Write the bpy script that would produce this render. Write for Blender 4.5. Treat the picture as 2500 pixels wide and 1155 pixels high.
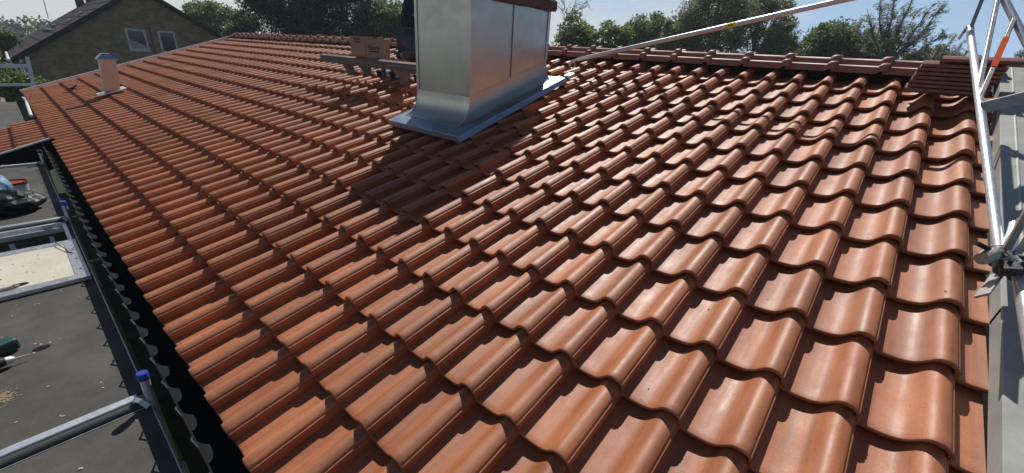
import bpy, math, random
import numpy as np
from mathutils import Vector, Matrix
R_ = math.radians
random.seed(7); rng = np.random.default_rng(7)
for o in list(bpy.data.objects): bpy.data.objects.remove(o)
sc = bpy.context.scene; COL = sc.collection

# ------------------------------------------------------------------ camera
CAM = Vector((0.42502254, -1.82769104, 0.87069945))
RIGHT = Vector((0.75019268, 0.65881439, 0.05634308))
DOWN = Vector((0.30200608, -0.26559411, -0.91556108))
FWD = Vector((-0.58822043, 0.70386318, -0.39821271))
cd = bpy.data.cameras.new('camera'); cam = bpy.data.objects.new('camera', cd); COL.objects.link(cam)
m = Matrix((RIGHT, -DOWN, -FWD)).transposed().to_4x4(); m.translation = CAM
cam.matrix_world = m; cd.sensor_width = 36; FPX = 1018.27; cd.lens = FPX / 2500 * 36
cd.clip_start = 0.02; cd.clip_end = 3000; sc.camera = cam
sc.render.resolution_x = 1024; sc.render.resolution_y = 473

# ------------------------------------------------------------------ light
SUN = Vector((-0.73, 1.098, 1.42)).normalized()
elev = math.asin(SUN.z)
w = bpy.data.worlds.new('World'); sc.world = w; w.use_nodes = True
nt = w.node_tree; nt.nodes.clear()
out = nt.nodes.new('ShaderNodeOutputWorld'); bg = nt.nodes.new('ShaderNodeBackground')
sky = nt.nodes.new('ShaderNodeTexSky'); sky.sky_type = 'NISHITA'; sky.sun_disc = False
sky.sun_elevation = elev; sky.sun_rotation = math.atan2(SUN.x, SUN.y)
sky.air_density = 1.0; sky.dust_density = 0.15; sky.ozone_density = 2.0
tc = nt.nodes.new('ShaderNodeTexCoord'); mp = nt.nodes.new('ShaderNodeMapping'); mp.inputs['Scale'].default_value = (1, 1, 3.2)
cn = nt.nodes.new('ShaderNodeTexNoise'); cn.inputs['Scale'].default_value = 2.6; cn.inputs['Detail'].default_value = 7; cn.inputs['Roughness'].default_value = 0.55
sep = nt.nodes.new('ShaderNodeSeparateXYZ')
bias = nt.nodes.new('ShaderNodeMath'); bias.operation = 'MULTIPLY_ADD'; bias.inputs[1].default_value = -0.42; bias.inputs[2].default_value = -0.06
addn = nt.nodes.new('ShaderNodeMath'); addn.operation = 'ADD'
cr = nt.nodes.new('ShaderNodeValToRGB'); cr.color_ramp.elements[0].position = 0.5; cr.color_ramp.elements[1].position = 0.76
mix = nt.nodes.new('ShaderNodeMix'); mix.data_type = 'RGBA'; mix.inputs[7].default_value = (13.0, 13.7, 13.9, 1)
band = nt.nodes.new('ShaderNodeMix'); band.data_type = 'RGBA'; band.inputs[7].default_value = (8.4, 12.9, 19.5, 1)
bf = nt.nodes.new('ShaderNodeMapRange'); bf.inputs[1].default_value = .02; bf.inputs[2].default_value = .34; bf.inputs[3].default_value = .85; bf.inputs[4].default_value = 0
L = nt.links.new
L(tc.outputs['Generated'], mp.inputs[0]); L(mp.outputs[0], cn.inputs['Vector']); L(tc.outputs['Generated'], sep.inputs[0])
L(sep.outputs['X'], bias.inputs[0]); L(bias.outputs[0], addn.inputs[0]); L(cn.outputs['Fac'], addn.inputs[1]); L(addn.outputs[0], cr.inputs[0])
L(sep.outputs['Z'], bf.inputs[0]); L(bf.outputs[0], band.inputs[0]); L(sky.outputs[0], band.inputs[6])
cf = nt.nodes.new('ShaderNodeMapRange'); cf.inputs[1].default_value = .16; cf.inputs[2].default_value = .42; cf.inputs[3].default_value = 1; cf.inputs[4].default_value = 0
cm = nt.nodes.new('ShaderNodeMath'); cm.operation = 'MULTIPLY'; L(sep.outputs['Z'], cf.inputs[0]); L(cf.outputs[0], cm.inputs[0]); L(cr.outputs['Color'], cm.inputs[1])
L(cm.outputs[0], mix.inputs[0]); L(band.outputs[2], mix.inputs[6]); L(mix.outputs[2], bg.inputs[0])
bg.inputs[1].default_value = 0.05; L(bg.outputs[0], out.inputs[0])
sd = bpy.data.lights.new('sun', 'SUN'); sd.energy = 5.0; sd.angle = R_(0.5); sd.color = (1, 0.955, 0.89)
sun = bpy.data.objects.new('sun', sd); COL.objects.link(sun); sun.rotation_euler = SUN.to_track_quat('Z', 'Y').to_euler()
sc.view_settings.view_transform = 'Standard'; sc.view_settings.look = 'None'; sc.view_settings.gamma = 1; sc.view_settings.exposure = -0.04

# ------------------------------------------------------------------ helpers
P_ = R_(17.263896854); CP, SP = math.cos(P_), math.sin(P_)
def rw(u, v, n): return Vector((u, -v * CP - n * SP, -v * SP + n * CP))       # roof coordinates (along, downslope, out) to world
def at(px, py, d): return CAM + (RIGHT * ((px - 1250) / FPX) + DOWN * ((py - 577.5) / FPX) + FWD) * d
XF = None
CAM_PIVOT = Vector(CAM); CAM_SCALE = (CAM.z + .69) / (CAM.z + .78)              # walkway group scaled about the camera; deck ends 0.69 m below the roof origin
def scale_about_cam(v):
    v = Vector(v)
    if v.z < -2.2: return Vector((CAM_PIVOT.x + (v.x - CAM_PIVOT.x) * CAM_SCALE, CAM_PIVOT.y + (v.y - CAM_PIVOT.y) * CAM_SCALE, v.z))
    return CAM_PIVOT + (v - CAM_PIVOT) * CAM_SCALE
def N3(): return rw(0, 0, 1)
class MB:
    def __init__(s): s.v = []; s.f = []; s.sm = []
    def add(s, vs, fs, smooth=False):
        b = len(s.v); s.v += [tuple(x) for x in vs]; s.f += [tuple(i + b for i in f) for f in fs]; s.sm += [smooth] * len(fs); return s
    def box(s, c, ax, ay, az, hx, hy, hz):
        c = Vector(c); ax, ay, az = [Vector(a).normalized() for a in (ax, ay, az)]
        vs = [c + ax * (hx * i) + ay * (hy * j) + az * (hz * k) for i in (-1, 1) for j in (-1, 1) for k in (-1, 1)]
        fs = [(0, 1, 3, 2), (4, 6, 7, 5), (0, 4, 5, 1), (2, 3, 7, 6), (0, 2, 6, 4), (1, 5, 7, 3)]
        if ax.cross(ay).dot(az) < 0: fs = [f[::-1] for f in fs]
        return s.add(vs, fs)
    def abox(s, x0, x1, y0, y1, z0, z1):
        return s.box(((x0 + x1) / 2, (y0 + y1) / 2, (z0 + z1) / 2), (1, 0, 0), (0, 1, 0), (0, 0, 1), abs(x1 - x0) / 2, abs(y1 - y0) / 2, abs(z1 - z0) / 2)
    def bar(s, a, b, wd, th, up=(0, 0, 1)):
        a, b = Vector(a), Vector(b); d = (b - a).normalized(); sd_ = d.cross(Vector(up)).normalized(); u2 = sd_.cross(d)
        return s.box((a + b) / 2, d, sd_, u2, (b - a).length / 2, wd / 2, th / 2)
    def tube(s, pts, rad, seg=16, caps=True):
        pts = [Vector(p) for p in pts]; k = len(pts); rad = rad if hasattr(rad, '__len__') else [rad] * k
        t0 = (pts[1] - pts[0]).normalized(); ref = Vector((0, 0, 1)) if abs(t0.z) < .9 else Vector((1, 0, 0)); n = t0.cross(ref).normalized()
        vs = []
        for i, p in enumerate(pts):
            t = ((pts[min(i + 1, k - 1)] - pts[max(i - 1, 0)])).normalized(); n = (n - t * n.dot(t)).normalized(); b = t.cross(n)
            for j in range(seg):
                a = 2 * math.pi * j / seg; vs.append(p + (n * math.cos(a) + b * math.sin(a)) * rad[i])
        fs = [(i * seg + j, i * seg + (j + 1) % seg, (i + 1) * seg + (j + 1) % seg, (i + 1) * seg + j) for i in range(k - 1) for j in range(seg)]
        s.add(vs, fs, True)
        if caps:
            s.add(vs[:seg], [tuple(range(seg))[::-1]]); s.add(vs[-seg:], [tuple(range(seg))])
        return s
    def prism(s, poly, d):      # polygon extruded by vector d
        d = Vector(d); poly = [Vector(p) for p in poly]; n = len(poly)
        return s.add(poly + [p + d for p in poly], [tuple(range(n))[::-1], tuple(range(n, 2 * n))] + [(i, (i + 1) % n, n + (i + 1) % n, n + i) for i in range(n)])
    def strip(s, prof_a, prof_b, smooth=True, close=False):   # loft between polylines
        n = len(prof_a); fs = [(i, i + 1, n + i + 1, n + i) for i in range(n - 1)]
        return s.add(list(prof_a) + list(prof_b), fs, smooth)
    def build(s, name, mat, parent=None, bevel=0, loc=None):
        if XF: s.v = [tuple(XF(v)) for v in s.v]
        me = bpy.data.meshes.new(name); org = Vector((0, 0, 0))
        if parent is not None:
            r = parent
            while r: org += r.location; r = r.parent
        if loc is not None: org = Vector(loc)
        me.from_pydata([tuple(Vector(v) - org) for v in s.v], [], s.f); me.polygons.foreach_set('use_smooth', s.sm); me.materials.append(mat); me.update()
        o = bpy.data.objects.new(name, me); COL.objects.link(o)
        if parent is not None: o.parent = parent
        elif loc is not None: o.location = loc
        if bevel:
            b = o.modifiers.new('bevel', 'BEVEL'); b.width = bevel; b.segments = 2; b.limit_method = 'ANGLE'; b.angle_limit = R_(40)
        return o
def npmesh(name, V, F, mat, parent=None, smooth=True, attr=None, loc=None):
    me = bpy.data.meshes.new(name); V = np.asarray(V, np.float32)
    org = Vector((0, 0, 0))
    if parent is not None:
        r = parent
        while r: org += r.location; r = r.parent
    if loc is not None: org = Vector(loc)
    V = V - np.array(org, np.float32); F = np.asarray(F, np.int32)
    me.vertices.add(len(V)); me.vertices.foreach_set('co', V.ravel()); k = F.shape[1]
    me.loops.add(F.size); me.loops.foreach_set('vertex_index', F.ravel()); me.polygons.add(len(F))
    me.polygons.foreach_set('loop_start', np.arange(0, F.size, k, dtype=np.int32))
    me.polygons.foreach_set('use_smooth', np.full(len(F), smooth) if np.isscalar(smooth) else np.asarray(smooth))
    if attr is not None:
        a = me.attributes.new('tv', 'FLOAT', 'POINT'); a.data.foreach_set('value', np.asarray(attr, np.float32))
    me.materials.append(mat); me.update(calc_edges=True); me.validate()
    o = bpy.data.objects.new(name, me); COL.objects.link(o)
    if parent is not None: o.parent = parent
    elif loc is not None: o.location = loc
    return o
def tag(o, label=None, cat=None, group=None, kind=None):
    if label: o['label'] = label
    if cat: o['category'] = cat
    if group: o['group'] = group
    if kind: o['kind'] = kind
    return o
def thing(name, loc, label, cat, group=None):
    o = bpy.data.objects.new(name, None); COL.objects.link(o); o.location = loc; o.empty_display_size = .2; return tag(o, label, cat, group)

# ------------------------------------------------------------------ materials
def mat(name, col, rough=.6, metal=0, noise=0, nscale=20, col2=None, bump=0, bscale=200, attr=0, rnoise=0, trans=0, spec=.5, stretch=None, detail=4, ramp=(.35, .65)):
    M = bpy.data.materials.new(name); M.use_nodes = True; t = M.node_tree; b = t.nodes['Principled BSDF']; l = t.links.new
    b.inputs['Roughness'].default_value = rough; b.inputs['Metallic'].default_value = metal; b.inputs['Base Color'].default_value = (*col, 1); b.inputs['Specular IOR Level'].default_value = spec
    c = t.nodes.new('ShaderNodeTexCoord'); vec = c.outputs['Object']
    if stretch:
        mp_ = t.nodes.new('ShaderNodeMapping'); mp_.inputs['Scale'].default_value = stretch; l(vec, mp_.inputs[0]); vec = mp_.outputs[0]
    cur = None
    if col2 is not None:
        n = t.nodes.new('ShaderNodeTexNoise'); n.inputs['Scale'].default_value = nscale; n.inputs['Detail'].default_value = detail; n.inputs['Roughness'].default_value = .6; l(vec, n.inputs['Vector'])
        r = t.nodes.new('ShaderNodeValToRGB'); r.color_ramp.elements[0].position, r.color_ramp.elements[1].position = ramp; r.color_ramp.elements[0].color = (*col, 1); r.color_ramp.elements[1].color = (*col2, 1)
        l(n.outputs['Fac'], r.inputs[0]); cur = r.outputs['Color']
    if attr:
        a = t.nodes.new('ShaderNodeAttribute'); a.attribute_name = 'tv'; h = t.nodes.new('ShaderNodeHueSaturation')
        ma = t.nodes.new('ShaderNodeMapRange'); ma.inputs[3].default_value = 1 - attr; ma.inputs[4].default_value = 1 + attr; l(a.outputs['Fac'], ma.inputs[0]); l(ma.outputs[0], h.inputs['Value'])
        if cur: l(cur, h.inputs['Color'])
        else: h.inputs['Color'].default_value = (*col, 1)
        cur = h.outputs[0]
    if noise:
        n2 = t.nodes.new('ShaderNodeTexNoise'); n2.inputs['Scale'].default_value = bscale; n2.inputs['Detail'].default_value = 3; l(vec, n2.inputs['Vector'])
        h2 = t.nodes.new('ShaderNodeHueSaturation'); ma2 = t.nodes.new('ShaderNodeMapRange'); ma2.inputs[1].default_value = .25; ma2.inputs[2].default_value = .75; ma2.inputs[3].default_value = 1 - noise; ma2.inputs[4].default_value = 1 + noise
        l(n2.outputs['Fac'], ma2.inputs[0]); l(ma2.outputs[0], h2.inputs['Value'])
        if cur: l(cur, h2.inputs['Color'])
        else: h2.inputs['Color'].default_value = (*col, 1)
        cur = h2.outputs[0]
    if cur: l(cur, b.inputs['Base Color'])
    if bump:
        n3 = t.nodes.new('ShaderNodeTexNoise'); n3.inputs['Scale'].default_value = bscale; n3.inputs['Detail'].default_value = 4; l(vec, n3.inputs['Vector'])
        bp = t.nodes.new('ShaderNodeBump'); bp.inputs['Strength'].default_value = bump; bp.inputs['Distance'].default_value = .003; l(n3.outputs['Fac'], bp.inputs['Height']); l(bp.outputs[0], b.inputs['Normal'])
    if rnoise:
        n4 = t.nodes.new('ShaderNodeTexNoise'); n4.inputs['Scale'].default_value = nscale * 1.7; n4.inputs['Detail'].default_value = 5; l(vec, n4.inputs['Vector'])
        mr = t.nodes.new('ShaderNodeMapRange'); mr.inputs[1].default_value = .3; mr.inputs[2].default_value = .7; mr.inputs[3].default_value = rough - rnoise; mr.inputs[4].default_value = rough + rnoise; l(n4.outputs['Fac'], mr.inputs[0]); l(mr.outputs[0], b.inputs['Roughness'])
    if trans:
        tr = t.nodes.new('ShaderNodeBsdfTranslucent'); ms = t.nodes.new('ShaderNodeMixShader'); ms.inputs[0].default_value = trans; o = t.nodes['Material Output']
        if cur: l(cur, tr.inputs[0])
        else: tr.inputs[0].default_value = (*col, 1)
        l(b.outputs[0], ms.inputs[1]); l(tr.outputs[0], ms.inputs[2]); l(ms.outputs[0], o.inputs[0])
    return M
M = {}
M['tile'] = mat('glazed terracotta', (.325, .098, .031), .56, col2=(.405, .138, .052), nscale=5, attr=.13, noise=.20, bscale=260, bump=.20, spec=.85, detail=7)
def tile_streaks():
    t = M['tile'].node_tree; b = t.nodes['Principled BSDF']; l = t.links.new; c = t.nodes.new('ShaderNodeTexCoord')
    a = t.nodes.new('ShaderNodeAttribute'); a.attribute_name = 'tv'; cmb = t.nodes.new('ShaderNodeCombineXYZ'); ml = t.nodes.new('ShaderNodeMath'); ml.operation = 'MULTIPLY'; ml.inputs[1].default_value = 37; l(a.outputs['Fac'], ml.inputs[0]); l(ml.outputs[0], cmb.inputs['Z'])
    va = t.nodes.new('ShaderNodeVectorMath'); va.operation = 'ADD'; mp1 = t.nodes.new('ShaderNodeMapping'); mp1.inputs['Scale'].default_value = (42, 2.4, 1); l(c.outputs['Object'], mp1.inputs[0]); l(mp1.outputs[0], va.inputs[0]); l(cmb.outputs[0], va.inputs[1])
    n1 = t.nodes.new('ShaderNodeTexNoise'); n1.inputs['Scale'].default_value = 1; n1.inputs['Detail'].default_value = 4; l(va.outputs[0], n1.inputs['Vector'])
    mp2 = t.nodes.new('ShaderNodeMapping'); mp2.inputs['Scale'].default_value = (16, 9, 1); l(c.outputs['Object'], mp2.inputs[0]); va2 = t.nodes.new('ShaderNodeVectorMath'); va2.operation = 'ADD'; l(mp2.outputs[0], va2.inputs[0]); l(cmb.outputs[0], va2.inputs[1])
    n2 = t.nodes.new('ShaderNodeTexNoise'); n2.inputs['Scale'].default_value = 1; n2.inputs['Detail'].default_value = 5; n2.inputs['Roughness'].default_value = .65; l(va2.outputs[0], n2.inputs['Vector'])
    ad = t.nodes.new('ShaderNodeMath'); ad.operation = 'ADD'; l(n1.outputs['Fac'], ad.inputs[0]); l(n2.outputs['Fac'], ad.inputs[1])
    mr = t.nodes.new('ShaderNodeMapRange'); mr.inputs[1].default_value = .7; mr.inputs[2].default_value = 1.3; mr.inputs[3].default_value = .49; mr.inputs[4].default_value = .70; l(ad.outputs[0], mr.inputs[0]); l(mr.outputs[0], b.inputs['Roughness'])
    src = b.inputs['Base Color'].links[0].from_socket; h = t.nodes.new('ShaderNodeHueSaturation'); m2 = t.nodes.new('ShaderNodeMapRange'); m2.inputs[1].default_value = .32; m2.inputs[2].default_value = .68; m2.inputs[3].default_value = .82; m2.inputs[4].default_value = 1.16
    l(n1.outputs['Fac'], m2.inputs[0]); l(m2.outputs[0], h.inputs['Value']); l(src, h.inputs['Color']); l(h.outputs[0], b.inputs['Base Color'])
tile_streaks()
M['ridge'] = mat('terracotta ridge', (.29, .105, .060), .55, col2=(.34, .135, .085), nscale=8, noise=.12, bscale=300, bump=.15, attr=.1)
M['loose'] = mat('loose terracotta', (.22, .075, .048), .6, col2=(.28, .11, .075), nscale=12, noise=.15, bscale=200, bump=.2)
M['galv'] = mat('galvanised sheet', (.42, .40, .365), .35, 1, col2=(.47, .45, .41), nscale=5, noise=.05, bscale=160, rnoise=.05, bump=.03, detail=8)
M['galv_bright'] = mat('bright galvanised steel', (.66, .68, .71), .38, .65, col2=(.78, .79, .8), nscale=30, noise=.07, bscale=120, rnoise=.08, bump=.06)
M['alu'] = mat('aluminium profile', (.52, .52, .52), .42, .85, col2=(.64, .64, .64), nscale=14, noise=.06, bscale=150, rnoise=.08)
M['alu_dull'] = mat('weathered aluminium', (.34, .32, .30), .55, .7, col2=(.44, .42, .40), nscale=14, noise=.08, bscale=150, rnoise=.08)
M['skytint_alu'] = mat('sky-tinted flashing metal', (.30, .37, .47), .44, .9, col2=(.37, .44, .54), nscale=5, rnoise=.05)  # blue of the reflected sky is put into the base colour
M['zinc'] = mat('patinated zinc flashing', (.34, .345, .32), .6, .15, col2=(.42, .425, .39), nscale=7, noise=.07, bscale=260, bump=.05)
M['cap'] = mat('weathered chimney crown', (.075, .052, .042), .9, col2=(.15, .105, .085), nscale=14, noise=.3, bscale=60, bump=.8)
M['black'] = mat('black plastic gutter', (.014, .015, .017), .9, spec=.1)
M['clip'] = mat('grey gutter clip', (.022, .022, .021), .6)
M['ply'] = mat('dark phenolic plywood', (.048, .045, .040), .75, col2=(.085, .079, .068), nscale=4, noise=.22, bscale=260, bump=.25, detail=8)
M['felt'] = M['ply']
M['blue'] = mat('blue plastic', (.02, .05, .32), .4)
M['hatch'] = mat('cream coated panel', (.50, .47, .37), .6, col2=(.60, .57, .46), nscale=5, noise=.05, bscale=80)
M['brick'] = None
M['wood'] = mat('weathered wood', (.22, .16, .10), .8, col2=(.32, .25, .17), nscale=12, stretch=(1, 6, 6))
M['redwood'] = mat('red stained board', (.20, .05, .03), .7, col2=(.28, .08, .05), nscale=12)
M['white'] = mat('white paint', (.62, .63, .62), .5)
M['concrete'] = mat('concrete wall', (.25, .24, .22), .9, col2=(.34, .33, .31), nscale=3, noise=.1, bscale=60)
M['rust'] = mat('rusty plate', (.20, .13, .10), .7, .5, col2=(.30, .28, .26), nscale=9, noise=.15, bscale=50, ramp=(.42, .58))
M['plate'] = mat('grey steel plate', (.07, .068, .062), .75, .2, col2=(.13, .12, .11), nscale=12, noise=.1, bscale=50)
M['plate_light'] = mat('pinkish primer plate', (.20, .135, .12), .8, .1, col2=(.27, .20, .175), nscale=12, noise=.1, bscale=50)
M['card'] = mat('cardboard', (.36, .235, .155), .85, col2=(.40, .27, .18), nscale=5)
M['print'] = mat('dark print', (.05, .035, .03), .8)
M['orange'] = mat('orange paint', (.70, .075, .008), .7, col2=(.76, .11, .012), nscale=30, spec=.2)
M['yellow'] = mat('yellow tape', (.80, .66, .02), .5)
M['cast'] = mat('dark cast steel', (.035, .036, .038), .5, .7, col2=(.09, .09, .09), nscale=40, bump=.5, bscale=90)
M['leadroll'] = mat('speckled metal end', (.25, .23, .2), .5, .6, col2=(.6, .58, .5), nscale=180, bump=.5, bscale=150)
M['glass'] = mat('dark window glass', (.02, .025, .03), .06, spec=.6)
M['curtain'] = mat('pale blind', (.35, .37, .37), .8)
M['darkroof'] = mat('dark brown eternit roof', (.060, .040, .038), .85, col2=(.105, .075, .068), nscale=3, noise=.12, bscale=30, detail=8)
M['fascia'] = mat('black fascia', (.014, .012, .012), .7)
M['navy'] = mat('navy work jacket', (.010, .013, .025), .9, col2=(.02, .025, .045), nscale=12)
M['greycloth'] = mat('grey work trousers', (.06, .065, .085), .9, col2=(.09, .095, .12), nscale=12)
M['skin'] = mat('skin', (.42, .23, .16), .6)
M['hair'] = mat('brown hair', (.05, .03, .02), .8)
M['teal'] = mat('dark green tool plastic', (.012, .055, .05), .45)
M['grey_plastic'] = mat('grey tool plastic', (.05, .055, .055), .5)
M['darktool'] = mat('black tool rubber', (.012, .012, .012), .6)
M['bag'] = mat('blue plastic film', (.08, .20, .33), .22, col2=(.25, .38, .5), nscale=8)
M['tarp'] = mat('black sheet bag', (.008, .012, .013), .5, spec=.3)
M['red'] = mat('red plastic', (.28, .035, .025), .6)
M['clear'] = mat('translucent white tub', (.5, .52, .55), .35)
M['bark'] = mat('bark', (.07, .055, .042), .9, col2=(.13, .10, .08), nscale=10)
M['rust_wire'] = mat('rusty wire', (.25, .08, .03), .8)
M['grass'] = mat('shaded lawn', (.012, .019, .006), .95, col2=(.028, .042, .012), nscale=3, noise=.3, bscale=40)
def brickmat():
    M_ = bpy.data.materials.new('yellow brown brick'); M_.use_nodes = True; t = M_.node_tree; b = t.nodes['Principled BSDF']; l = t.links.new
    c = t.nodes.new('ShaderNodeTexCoord'); mp_ = t.nodes.new('ShaderNodeMapping'); mp_.inputs['Rotation'].default_value = (R_(90), 0, R_(90)); l(c.outputs['Object'], mp_.inputs[0])
    sx = t.nodes.new('ShaderNodeSeparateXYZ'); cx_ = t.nodes.new('ShaderNodeCombineXYZ'); l(c.outputs['Object'], sx.inputs[0]); l(sx.outputs['Y'], cx_.inputs['X']); l(sx.outputs['Z'], cx_.inputs['Y'])
    br = t.nodes.new('ShaderNodeTexBrick'); br.inputs['Scale'].default_value = 1; br.inputs['Brick Width'].default_value = .24; br.inputs['Row Height'].default_value = .067; br.inputs['Mortar Size'].default_value = .008
    br.inputs['Color1'].default_value = (.36, .25, .13, 1); br.inputs['Color2'].default_value = (.25, .165, .085, 1); br.inputs['Mortar'].default_value = (.23, .20, .15, 1); l(cx_.outputs[0], br.inputs[0])
    n = t.nodes.new('ShaderNodeTexNoise'); n.inputs['Scale'].default_value = 2.2; n.inputs['Detail'].default_value = 8; l(c.outputs['Object'], n.inputs[0])
    h = t.nodes.new('ShaderNodeHueSaturation'); ma = t.nodes.new('ShaderNodeMapRange'); ma.inputs[1].default_value = .3; ma.inputs[2].default_value = .7; ma.inputs[3].default_value = .65; ma.inputs[4].default_value = 1.35
    l(n.outputs['Fac'], ma.inputs[0]); l(ma.outputs[0], h.inputs['Value']); l(br.outputs['Color'], h.inputs['Color']); l(h.outputs[0], b.inputs['Base Color']); b.inputs['Roughness'].default_value = .9
    return M_
M['brick'] = brickmat()
def leafmat(name, c1, c2, tr=.6, at_=.5): return mat(name, c1, .42, col2=c2, nscale=.9, attr=at_, trans=tr, spec=.5, ramp=(.4, .6))
LM = dict(light=leafmat('light green leaves', (.12, .175, .055), (.18, .25, .085)), mid=leafmat('mid green leaves', (.11, .155, .06), (.155, .215, .085)),
          dark=leafmat('dark blue green needles', (.014, .024, .026), (.03, .042, .04), .15), olive=leafmat('olive willow leaves', (.13, .15, .07), (.20, .22, .11)),
          grey=leafmat('grey green willow leaves', (.15, .17, .10), (.21, .23, .145)), far=leafmat('far green leaves', (.08, .11, .07), (.12, .15, .095), .4))

# ------------------------------------------------------------------ ground
GZ = -3.3
g = MB(); g.add([(-600, -600, GZ), (600, -600, GZ), (600, 600, GZ), (-600, 600, GZ)], [(0, 1, 2, 3)])
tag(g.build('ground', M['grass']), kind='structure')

# ------------------------------------------------------------------ our house
W, G, TH = .215, .340542, .037
VR = -3.12                                                          # ridge line
UL, UR = -67 * W, .941                                              # left rake, right verge
house = thing('house', (-6.7, 0, GZ), 'low house whose whole near side is a new orange-red tiled roof', 'house')
px_ = np.array([-.03, .03, .10, .20, .30, .40, .48, .54, .59, .63, .67, .71, .75, .79, .83, .87, .905, .93, .95, .962, .968, .974, .985, 1.0])
pr_ = np.array([-.003, -.007, -.010, -.011, -.010, -.007, -.001, .008, .019, .030, .041, .050, .0555, .058, .058, .0565, .0535, .0505, .0475, .0450, .0400, .0378, .0380, .0360]) - .036
def add_tiles(cells, name, matk, parent):
    Vs, Fs, Sm, At = [], [], [], []; base = 0
    for (i, j, umin, umax, vup) in cells:
        u1 = i * W; x = px_.copy(); lo = (umin - (u1 - W)) / W; hi = (umax - (u1 - W)) / W
        cut = hi < 1.0
        xs = x[(x >= lo) & (x <= hi)]; ex = []
        if lo > x[0]: ex.append(lo)
        if hi < x[-1]: ex.append(hi)
        xs = np.sort(np.concatenate([xs, ex])) if ex else xs
        if len(xs) < 2: continue
        h = np.interp(xs, px_, pr_); v0 = j * G; ve = v0 - G - .065 if vup is None else vup
        du, dn, rot, tv = rng.normal(0, .0011), rng.normal(0, .0010), rng.normal(0, .0040), rng.random()
        dv = rng.normal(0, .0012)
        # rings from the nose underside up to the upper end: (v offset, n offset)
        rings = [(v0 - .075, -.030), (v0 - .012, -.026), (v0 - .006, -.022), (v0 + .0005, -.006), (v0 - .001, -.0018), (v0 - .005, 0), (v0 - .03, 0), ((v0 + ve) / 2, 0), (ve, 0)]
        uu = u1 - W + xs * W + du; k = len(xs)
        for (v, off) in rings:
            n = h + off + dn - TH * 1.16 * (v0 - v) / (G + .065) + rot * (xs - .5) * .5
            vv = v + dv + rot * (xs - .5) * W
            Vs.append(np.stack([uu, -vv * CP - n * SP, -vv * SP + n * CP], 1)); At.append(np.full(k, tv))
        nr = len(rings)
        for r in range(nr - 1):
            a = base + r * k + np.arange(k - 1); Fs.append(np.stack([a, a + 1, a + k + 1, a + k], 1)); Sm.append(np.full(k - 1, True))
        base += nr * k
        if not cut:     # side wall of the lip
            for (v, off) in rings[2:]:
                nn = h[-1] + off + dn - TH * 1.16 * (v0 - v) / (G + .065) + rot * .25
                for (uo, dn2) in ((0, -.001), (-.0015, -.048)):
                    n = nn + dn2; vv = v + dv + rot * .5 * W; Vs.append(np.array([[uu[-1] + uo, -vv * CP - n * SP, -vv * SP + n * CP]])); At.append(np.array([tv]))
            for r in range(nr - 3):
                b = base + r * 2; Fs.append(np.array([[b, b + 1, b + 3, b + 2]])); Sm.append(np.array([False]))
            base += (nr - 2) * 2
            # interlock nib under the lip
            c0 = [(uu[-1] - .004, .012), (uu[-1] + .022, .004)]
            vv0 = v0 + dv; n0 = h[-1] + dn
            quad = [(uu[-1] - .006, vv0 - .002, n0 - .008), (uu[-1] + .010, vv0 - .006, n0 - .014), (uu[-1] + .010, vv0 - .006, n0 - .066), (uu[-1] - .006, vv0 - .002, n0 - .066)]
            Vs.append(np.array([[q[0], -q[1] * CP - q[2] * SP, -q[1] * SP + q[2] * CP] for q in quad])); At.append(np.full(4, tv)); Fs.append(np.array([[base, base + 1, base + 2, base + 3]])); Sm.append(np.array([False])); base += 4
    return npmesh(name, np.concatenate(Vs), np.concatenate(Fs), M[matk], parent, smooth=np.concatenate(Sm), attr=np.concatenate(At))
# chimney + vent footprints (u0,u1,v0,v1)
CH = (-3.10, -2.36, -2.05, -.93)
cells = []
for i in range(-66, 6):
    for j in range(-8, 6):
        u0, u1 = (i - 1) * W, i * W; v0, v1 = (j - 1) * G, j * G
        if u1 > CH[0] + .15 and u0 < CH[1] - .15 and v1 > CH[2] + .3 and v0 < CH[3] - .3: continue
        cells.append((i, j, UL, UR, None))
    cells.append((i, -7.72 - 1.0 + 0, UL, UR, -8.72 * G - .17) if False else (i, -9, UL, UR, None))
# the topmost course is cut under the ridge
cells = [c for c in cells if c[1] != -9]
def top_course():
    out_ = []
    for i in range(-66, 6): out_.append((i, -8, UL, UR, -3.035))
    return out_
cells = [c for c in cells if c[1] != -8] + top_course()
for i in range(-46, -36):
    for j in (6, 7, 8): cells.append((i, j, -10.12, -7.75, None))
tag(add_tiles(cells, 'tile_covering', 'tile', house), 'wavy glazed orange-red interlocking roof tiles')
# battened deck below tiles, ridge mortar
b = MB(); b.prism([rw(UL + .01, VR, -.10), rw(UL + .01, 1.66, -.085), rw(UL + .01, 1.66, -.12), rw(UL + .01, VR, -.14)], (UR - UL - .02, 0, 0)); b.build('roof_underlay', M['black'], house)
ridge_top = rw(0, VR, 0)
b = MB(); b.prism([rw(UL + .02, VR, -.06), rw(UL + .02, -3.044, -.098), rw(UL + .02, -3.050, .046), rw(UL + .02, VR, .07)], (UR - UL - .04, 0, 0)); b.build('ridge_bedding', mat('dark ridge bedding', (.03, .018, .014), .9, col2=(.05, .03, .022), nscale=30), house)
b = MB()
def mir0(v): return Vector((v.x, 2 * ridge_top.y - v.y, v.z))
b.prism([mir0(rw(UL + .02, VR + .001, -.05)), mir0(rw(UL + .02, -3.044, -.098)), mir0(rw(UL + .02, -3.050, .046)), mir0(rw(UL + .02, VR + .001, .07))][::-1], (UR - UL - .04, 0, 0)); b.build('ridge_bedding', M['black'], house)  # unseen rear copy, added to stop light leaking in under the ridge tiles
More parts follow.
